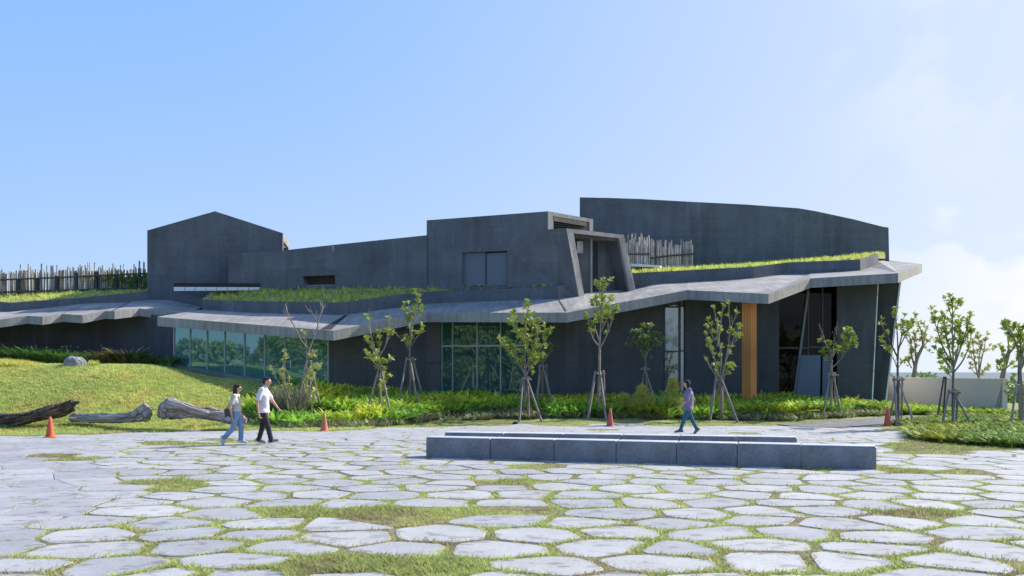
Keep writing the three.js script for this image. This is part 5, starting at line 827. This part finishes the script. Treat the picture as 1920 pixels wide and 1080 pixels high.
function handBones(w, dir, side, s) {                       // palm, four fingers of different lengths, thumb; slightly curled
  const D = V(...dir).normalize(), S = V(0, 0, 1), N = V().crossVectors(S, D).normalize().multiplyScalar(side), P = (a, b, c) => V(...w).addScaledVector(D, a * s).addScaledVector(S, b * s).addScaledVector(N, c * s).toArray(), out = [];
  for (const b of [-0.026, -0.009, 0.009, 0.026]) out.push(bone(P(0.0, b * 0.5, 0), 0.017 * s, P(0.085, b, 0), 0.013 * s));
  [[-0.027, 0.060], [-0.009, 0.078], [0.009, 0.084], [0.026, 0.072]].forEach(([b, l]) => { out.push(bone(P(0.085, b, 0), 0.0095 * s, P(0.085 + l * 0.45, b * 1.05, 0.008), 0.009 * s), bone(P(0.085 + l * 0.45, b * 1.05, 0.008), 0.009 * s, P(0.085 + l * 0.80, b * 1.08, 0.028), 0.0085 * s), bone(P(0.085 + l * 0.80, b * 1.08, 0.028), 0.0085 * s, P(0.085 + l * 0.93, b * 1.08, 0.046), 0.0078 * s)); });
  out.push(bone(P(0.022, 0.028, 0.006), 0.014 * s, P(0.055, 0.05, 0.022), 0.011 * s), bone(P(0.055, 0.05, 0.022), 0.011 * s, P(0.082, 0.052, 0.036), 0.009 * s)); return out;
}
// a walker facing +x; all joints in metres, z to the viewer's side
function walker(label, pos, yaw, J, C) {
  const p = thing('person', label, 'person', pos); p.rotation.y = yaw;
  const add = (n, g, m) => { const q = new THREE.Mesh(g, m); q.name = n; q.castShadow = q.receiveShadow = true; p.add(q); return q; };
  const s = J.s, skin = std(rgb(...C.skin), { roughness: 0.55 }), cloth = c => std(rgb(...c), { map: clothTex, roughness: 0.9 });
  const hd = J.head, nk = J.neck, hip = J.hip, ch = J.chest, lean = [0.5, 0.5];
  const sh = z => [ch[0] - 0.005, J.shoulderY, z * J.shW], hp = z => [hip[0], hip[1], z * 0.085 * s];
  // bare body: head joins through the neck; arms, legs
  const torso = [bone([hip[0], hip[1], -0.07 * s], 0.1 * s, [hip[0], hip[1], 0.07 * s], 0.1 * s), bone(hip, 0.115 * s, ch, 0.105 * s), bone([ch[0], ch[1], -0.08 * s], 0.095 * s, [ch[0], ch[1], 0.08 * s], 0.095 * s), bone(sh(-0.85), 0.05 * s, sh(0.85), 0.05 * s)];
  const body = [...torso, bone([ch[0], J.shoulderY, 0], 0.06 * s, nk, 0.05 * s), bone(nk, 0.05 * s, [hd[0] - 0.01, hd[1] - 0.07 * s, hd[2]], 0.048 * s)];
  for (const z of [1, -1]) { const A = z > 0 ? J.armN : J.armF, L = z > 0 ? J.legN : J.legF; body.push(bone(sh(z), 0.05 * s, A[0], 0.039 * s), bone(A[0], 0.038 * s, A[1], 0.026 * s), bone(hp(z), 0.085 * s, L[0], 0.058 * s), bone(L[0], 0.055 * s, L[1], 0.038 * s), bone(L[1], 0.036 * s, L[1].map((v, i) => mixf(v, L[2][i], 0.55)), 0.022 * s)); }
  const parts = [netOf(body, 0.011, 0.035)];
  // head: skull, jaw, nose, brow, chin, ears
  const f = J.face, hx = hd[0], hy = hd[1], hz = hd[2], H = (a, r, b, r2) => bone([hx + a[0] * s, hy + a[1] * s, hz + a[2] * s], r * s, [hx + b[0] * s, hy + b[1] * s, hz + b[2] * s], r2 * s);
  const head = [H([-0.022, 0.03, -0.012], 0.078, [-0.022, 0.03, 0.012], 0.078), H([0.028, 0.018, -0.014], 0.066, [0.028, 0.018, 0.014], 0.066), H([0.03, -0.03, -0.012], 0.052, [0.045, -0.072, 0], 0.032), H([0.0, -0.03, 0], 0.06, [-0.01, -0.1, 0], 0.052), H([0.085, 0.004, 0], 0.010, [0.104, -0.026, 0], 0.012), H([0.078, -0.052, -0.014], 0.010, [0.078, -0.052, 0.014], 0.010), H([0.075, 0.022, -0.03], 0.011, [0.075, 0.022, 0.03], 0.011), H([-0.012, 0.012, 0.076], 0.013, [-0.018, -0.022, 0.074], 0.009), H([-0.012, 0.012, -0.076], 0.013, [-0.018, -0.022, -0.074], 0.009)];
  parts.push(netOf(head, 0.005, 0.018));
  for (const z of [1, -1]) { const A = z > 0 ? J.armN : J.armF, dir = [A[1][0] - A[0][0], A[1][1] - A[0][1], A[1][2] - A[0][2]]; if (A[2]) dir.splice(0, 3, ...A[2]); parts.push(netOf([bone(A[0].map((v, i) => mixf(v, A[1][i], 0.8)), 0.028 * s, A[1], 0.024 * s), ...handBones(A[1], dir, 1, s)], 0.005, 0.008)); }
  const b = add('body', mergeGeometries(parts.map(g => g)), skin);
  const eye = std(rgb(0.03, 0.025, 0.02), { roughness: 0.2 });
  const dot = (n, x, y, z, r, m, sx = 1) => { const g = new THREE.SphereGeometry(r * s, 10, 8); g.scale(sx, 1, 1); g.translate(hx + x * s, hy + y * s, hz + z * s); add(n, g, m); };
  if (!C.glasses) for (const z of [-0.03, 0.03]) dot('eye', 0.083, 0.006, z, 0.011, eye); add('mouth', box(0.012 * s, 0.006 * s, 0.036 * s, hx + 0.086 * s, hy - 0.056 * s, hz), std(rgb(C.skin[0] * 0.75, C.skin[1] * 0.45, C.skin[2] * 0.45)));
  if (C.glasses) { const g = [box(0.008, 0.034, 0.05, hx + 0.094 * s, hy + 0.006 * s, hz + 0.032 * s, 0, 0.003), box(0.008, 0.034, 0.05, hx + 0.094 * s, hy + 0.006 * s, hz - 0.032 * s, 0, 0.003), box(0.1, 0.008, 0.004, hx + 0.045 * s, hy + 0.014 * s, hz + 0.078 * s), box(0.1, 0.008, 0.004, hx + 0.045 * s, hy + 0.014 * s, hz - 0.078 * s)]; add('sunglasses', mergeGeometries(g), std(rgb(.02, .02, .02), { roughness: 0.2 })); }
  // hair
  const hairB = C.hair.map(h => H(...h)), hairCut = C.hairCut && ((x, y, z) => C.hairCut((x - hx) / s, (y - hy) / s, (z - hz) / s) * s);
  { const ff = field(hairB, 0.02, hairCut), g = netOf(hairB, 0.005, 0.02, (x, y, z) => { const c = hairCut ? hairCut(x, y, z) : -1; return c + 0.004 * (fbm3(x * 60, y * 18, z * 60, 2, 3) - 0.5); }); add('hair', g, std(rgb(...C.hairCol), { roughness: 0.8 })); }
  // trousers
  const tr = [bone([hip[0] - 0.01, hip[1] + 0.03, -0.06 * s], 0.113 * s, [hip[0] - 0.01, hip[1] + 0.03, 0.06 * s], 0.113 * s)]; for (const z of [1, -1]) { const L = z > 0 ? J.legN : J.legF, cuff = L[0].map((v, i) => mixf(v, L[1][i], C.cuff)); tr.push(bone(hp(z), 0.104 * s, L[0], C.kneeR * s), bone(L[0], C.kneeR * s, cuff, C.cuffR * s)); }
  add('trousers', netOf(tr, 0.010, 0.03, (x, y, z) => Math.max(y - (hip[1] + 0.12 * s), -0.5) + 0.0 + 0.0 * x - 0.0), cloth(C.trouser)).geometry;
  // shirt with short sleeves, open hem
  const w = C.fit, st = [bone([ch[0], ch[1] - 0.02, -0.085 * s], 0.112 * s * w, [ch[0], ch[1] - 0.02, 0.085 * s], 0.112 * s * w), bone([hip[0] * 0.6 + ch[0] * 0.4, C.hem, -0.075 * s], 0.122 * s * w, [hip[0] * 0.6 + ch[0] * 0.4, C.hem, 0.075 * s], 0.122 * s * w), bone([hip[0] * 0.6 + ch[0] * 0.4, C.hem, 0], 0.135 * s * w, ch, 0.128 * s * w), bone(sh(-0.9), 0.064 * s, sh(0.9), 0.064 * s), bone([ch[0], J.shoulderY, 0], 0.075 * s, [nk[0] - 0.004, nk[1] - 0.035 * s, 0], 0.062 * s)];
  for (const z of [1, -1]) { const A = z > 0 ? J.armN : J.armF, a = sh(z), e = a.map((v, i) => mixf(v, A[0][i], C.sleeve)); st.push(bone(a, 0.070 * s, e, 0.070 * s * w)); }
  const fold = (x, y, z) => 0.012 * (fbm3(x * 9, y * 5, z * 9, 3, 12) - 0.5);
  { const F0 = field(st, 0.035); add('shirt', netOf(st, 0.010, 0.035, (x, y, z) => Math.max(C.hem - y + fold(x, y, z), y - (J.shoulderY + 0.062 * s))), cloth(C.shirt)); }
  if (C.collar) add('collar', (() => { const g = new THREE.TorusGeometry(0.062 * s, 0.013, 6, 18); g.rotateX(Math.PI / 2); g.scale(1, 1.6, 0.95); g.rotateZ(-0.25); g.translate(nk[0], nk[1] - 0.012 * s, 0); return g; })(), cloth(C.shirt));
  // socks and shoes
  for (const z of [1, -1]) {
    const L = z > 0 ? J.legN : J.legF, an = L[1], to = L[2], dx = to[0] - an[0], dy = to[1] - an[1], l = Math.hypot(dx, dy), ux = dx / l, uy = dy / l, nx = uy, ny = -ux; const Pt = (a, b) => [an[0] + ux * a * s + nx * b * s, an[1] + uy * a * s + ny * b * s, an[2]];
    if (C.sock) add('sock', netOf([bone(L[0].map((v, i) => mixf(v, an[i], C.cuff - 0.06)), 0.043 * s, an, 0.043 * s)], 0.008, 0.01), cloth(C.sock));
    const shoe = [bone(Pt(-0.045, 0.005), 0.042 * s, Pt(0.06, 0.02), 0.043 * s), bone(Pt(0.06, 0.025), 0.043 * s, Pt(0.175, 0.043), 0.030 * s), bone(Pt(-0.05, 0.025), 0.040 * s, Pt(0.0, -0.02), 0.040 * s)];
    add('shoe', netOf(shoe, 0.006, 0.02, (x, y, zz) => ((x - an[0]) * nx + (y - an[1]) * ny) - 0.062 * s), std(rgb(...C.shoe), { roughness: 0.6 }));
    const sole = [bone(Pt(-0.055, 0.062), 0.040 * s, Pt(0.06, 0.062), 0.042 * s), bone(Pt(0.06, 0.062), 0.042 * s, Pt(0.18, 0.062), 0.033 * s)];
    add('sole', netOf(sole, 0.006, 0.02, (x, y, zz) => Math.abs(((x - an[0]) * nx + (y - an[1]) * ny) - 0.064 * s) - 0.012 * s), std(rgb(...(C.sole || C.shoe)), { roughness: 0.7 }));
  }
  return p;
}
const shortHair = [[[-0.03, 0.045, -0.012], 0.083, [-0.03, 0.045, 0.012], 0.083], [[0.02, 0.05, -0.012], 0.070, [0.03, 0.05, 0.012], 0.070], [[-0.05, 0.0, -0.02], 0.068, [-0.05, 0.0, 0.02], 0.068]];
// man: white shirt, dark trousers, striding to the right
{
  const q = at(496, 833, 25.85); q.y = 0.045;
  const S = 0.00206 * 1.0, X = v => (v - 595) * S, Y = v => (950 - v) * S;          // joints measured on an enlarged crop
  walker('man in white short sleeved shirt and dark trousers walking beside the woman', q, 0, {
    s: 1.0, head: [X(628), Y(170) - 0.015, 0], neck: [X(602), Y(232), 0], chest: [X(582), Y(345), 0], shoulderY: Y(275), shW: 0.175, hip: [X(592), Y(580), 0], face: 1,
    armN: [[X(528), Y(430), 0.235], [X(548), Y(566), 0.235], [0.25, -0.9, 0]], armF: [[X(668), Y(420), -0.215], [X(735), Y(505), -0.2], [0.5, -0.6, 0]],
    legN: [[X(652), Y(755), 0.09], [X(690), Y(915), 0.09], [X(740), Y(905), 0.10]], legF: [[X(558), Y(755), -0.09], [X(512), Y(912), -0.09], [X(575), Y(924), -0.09]],
  }, { skin: [0.50, 0.28, 0.19], hair: shortHair, hairCut: (x, y, z) => Math.max(0.034 - y + 0.9 * Math.max(0, x * 0.55) - (x < -0.02 ? 0.07 : 0), x - 0.085), hairCol: [0.018, 0.014, 0.013], trouser: [0.035, 0.036, 0.042], cuff: 1.0, kneeR: 0.070, cuffR: 0.060, shirt: [0.80, 0.80, 0.84], fit: 1.06, hem: Y(570), sleeve: 0.72, collar: true, shoe: [0.19, 0.18, 0.18], sole: [0.45, 0.44, 0.43] });
}
// woman: beige top, pale jeans, shoulder bag
{
  const q = at(444, 835, 25.5); q.y = 0.045;
  const S = 0.00206, X = v => (v - 335) * S, Y = v => (968 - v) * S;
  const w = walker('long haired woman in beige top and light blue jeans walking behind the man', q, 0, {
    s: 0.9, head: [X(348), Y(278), 0.01], neck: [X(332), Y(335), 0], chest: [X(322), Y(430), 0], shoulderY: Y(370), shW: 0.155, hip: [X(338), Y(590), 0], face: 1,
    armN: [[X(282), Y(515), 0.20], [X(302), Y(620), 0.20], [0.15, -1, 0]], armF: [[X(330), Y(520), -0.19], [X(372), Y(610), -0.17], [0.4, -0.9, 0]],
    legN: [[X(300), Y(775), 0.085], [X(183), Y(900), 0.085], [X(196), Y(985), 0.085]], legF: [[X(378), Y(770), -0.08], [X(376), Y(922), -0.08], [X(450), Y(938), -0.08]],
  }, { skin: [0.56, 0.34, 0.25], glasses: true, hair: [...shortHair.map(h => [h[0], h[1] * 1.03, h[2], h[3] * 1.03]), [[-0.05, 0.0, -0.03], 0.07, [-0.08, -0.21, -0.045], 0.05], [[-0.05, 0.0, 0.03], 0.07, [-0.075, -0.22, 0.05], 0.05], [[-0.07, -0.05, 0], 0.07, [-0.10, -0.24, 0], 0.045]], hairCut: (x, y, z) => Math.max(x - 0.07 - y * 0.2, y < 0.05 ? x - 0.012 - Math.max(0, y) * 1.2 : -1), hairCol: [0.035, 0.018, 0.014], trouser: [0.23, 0.36, 0.60], cuff: 0.9, kneeR: 0.074, cuffR: 0.068, shirt: [0.62, 0.59, 0.53], fit: 1.06, hem: Y(562), sleeve: 0.6, sock: [0.6, 0.55, 0.5], shoe: [0.55, 0.58, 0.62], sole: [0.62, 0.64, 0.66] });
  const c = w.position, m = (n, g, mat, lab) => 0;
  // bag and folded pale cloth carried on the shoulder
  const bagAt = V(c.x + X(252), 0.045 + Y(585), c.z + 0.16), bag = thing('shoulder_bag', 'dark olive shoulder bag at the hip of the long haired woman', 'bag', bagAt);
  const bg = box(0.20, 0.24, 0.10, 0, 0, 0, 0, 0.04); bg.rotateZ(0.12); const bm = new THREE.Mesh(bg, std(rgb(0.075, 0.07, 0.055), { map: clothTex })); bm.name = 'bag_body'; bag.add(bm);
  const sg = tube([V(-0.05, 0.1, 0), V(0.06, 0.35, -0.02), V(0.13, 0.5, -0.08), V(0.19, 0.42, -0.2)], 0.012, 0.012, 10, 5); const sg2 = new THREE.Mesh(sg, bm.material); sg2.name = 'strap'; bag.add(sg2);
  const clothAt = V(c.x + X(255), 0.045 + Y(650), c.z + 0.17), cg = new THREE.SphereGeometry(1, 20, 14), cp = cg.attributes.position; for (let i = 0; i < cp.count; i++) { const v = V().fromBufferAttribute(cp, i), n = fbm3(v.x * 2, v.y * 2, v.z * 2, 3, 4); v.multiplyScalar(0.7 + 0.6 * n); cp.setXYZ(i, v.x * 0.085, v.y * 0.075, v.z * 0.06); } cg.computeVertexNormals();
  const cm = new THREE.Mesh(cg, std(rgb(0.42, 0.43, 0.48), { map: clothTex })); cm.name = numbered('folded_cloth'); cm.position.copy(clothAt); tag(cm, 'pale grey folded cloth hanging under the olive bag', 'cloth'); scene.add(cm);
}
// lone woman: loose mauve shirt, teal jeans, walking to the left
{
  const q = at(1288, 814, 30); q.y = 0.04;
  const S = 0.00206, X = v => -(v - 375) * S, Y = v => (958 - v) * S;
  walker('short haired woman in loose mauve shirt and teal jeans walking alone behind benches', q, Math.PI, {
    s: 0.92, head: [X(368), Y(232) - 0.005, 0], neck: [X(392), Y(290), 0], chest: [X(398), Y(385), 0], shoulderY: Y(325), shW: 0.155, hip: [X(392), Y(610), 0], face: 1,
    armN: [[X(480), Y(480), 0.20], [X(485), Y(560), 0.22], [-0.1, -1, 0]].map((a, i) => i < 2 ? a : a), armF: [[X(352), Y(478), -0.2], [X(272), Y(548), -0.2], [0.6, -0.5, 0]],
    legN: [[X(448), Y(750), 0.08], [X(528), Y(905), 0.08], [X(482), Y(948), 0.08]], legF: [[X(330), Y(745), -0.08], [X(272), Y(912), -0.08], [X(205), Y(918), -0.08]],
  }, { skin: [0.55, 0.33, 0.24], hair: [...shortHair.map(h => [h[0], h[1] * 1.05, h[2], h[3] * 1.08]), [[-0.05, 0, -0.035], 0.078, [-0.055, -0.085, -0.04], 0.056], [[-0.05, 0, 0.035], 0.078, [-0.055, -0.085, 0.04], 0.056]], hairCut: (x, y, z) => Math.max(x - 0.085, y < 0.055 ? x - 0.02 - Math.max(0, y) * 1.1 : -1), hairCol: [0.016, 0.010, 0.012], trouser: [0.03, 0.15, 0.23], cuff: 1.0, kneeR: 0.068, cuffR: 0.056, shirt: [0.30, 0.235, 0.36], fit: 1.22, hem: Y(622), sleeve: 0.95, shoe: [0.17, 0.13, 0.11], sole: [0.2, 0.17, 0.15] });
}

renderer.render(scene, camera);
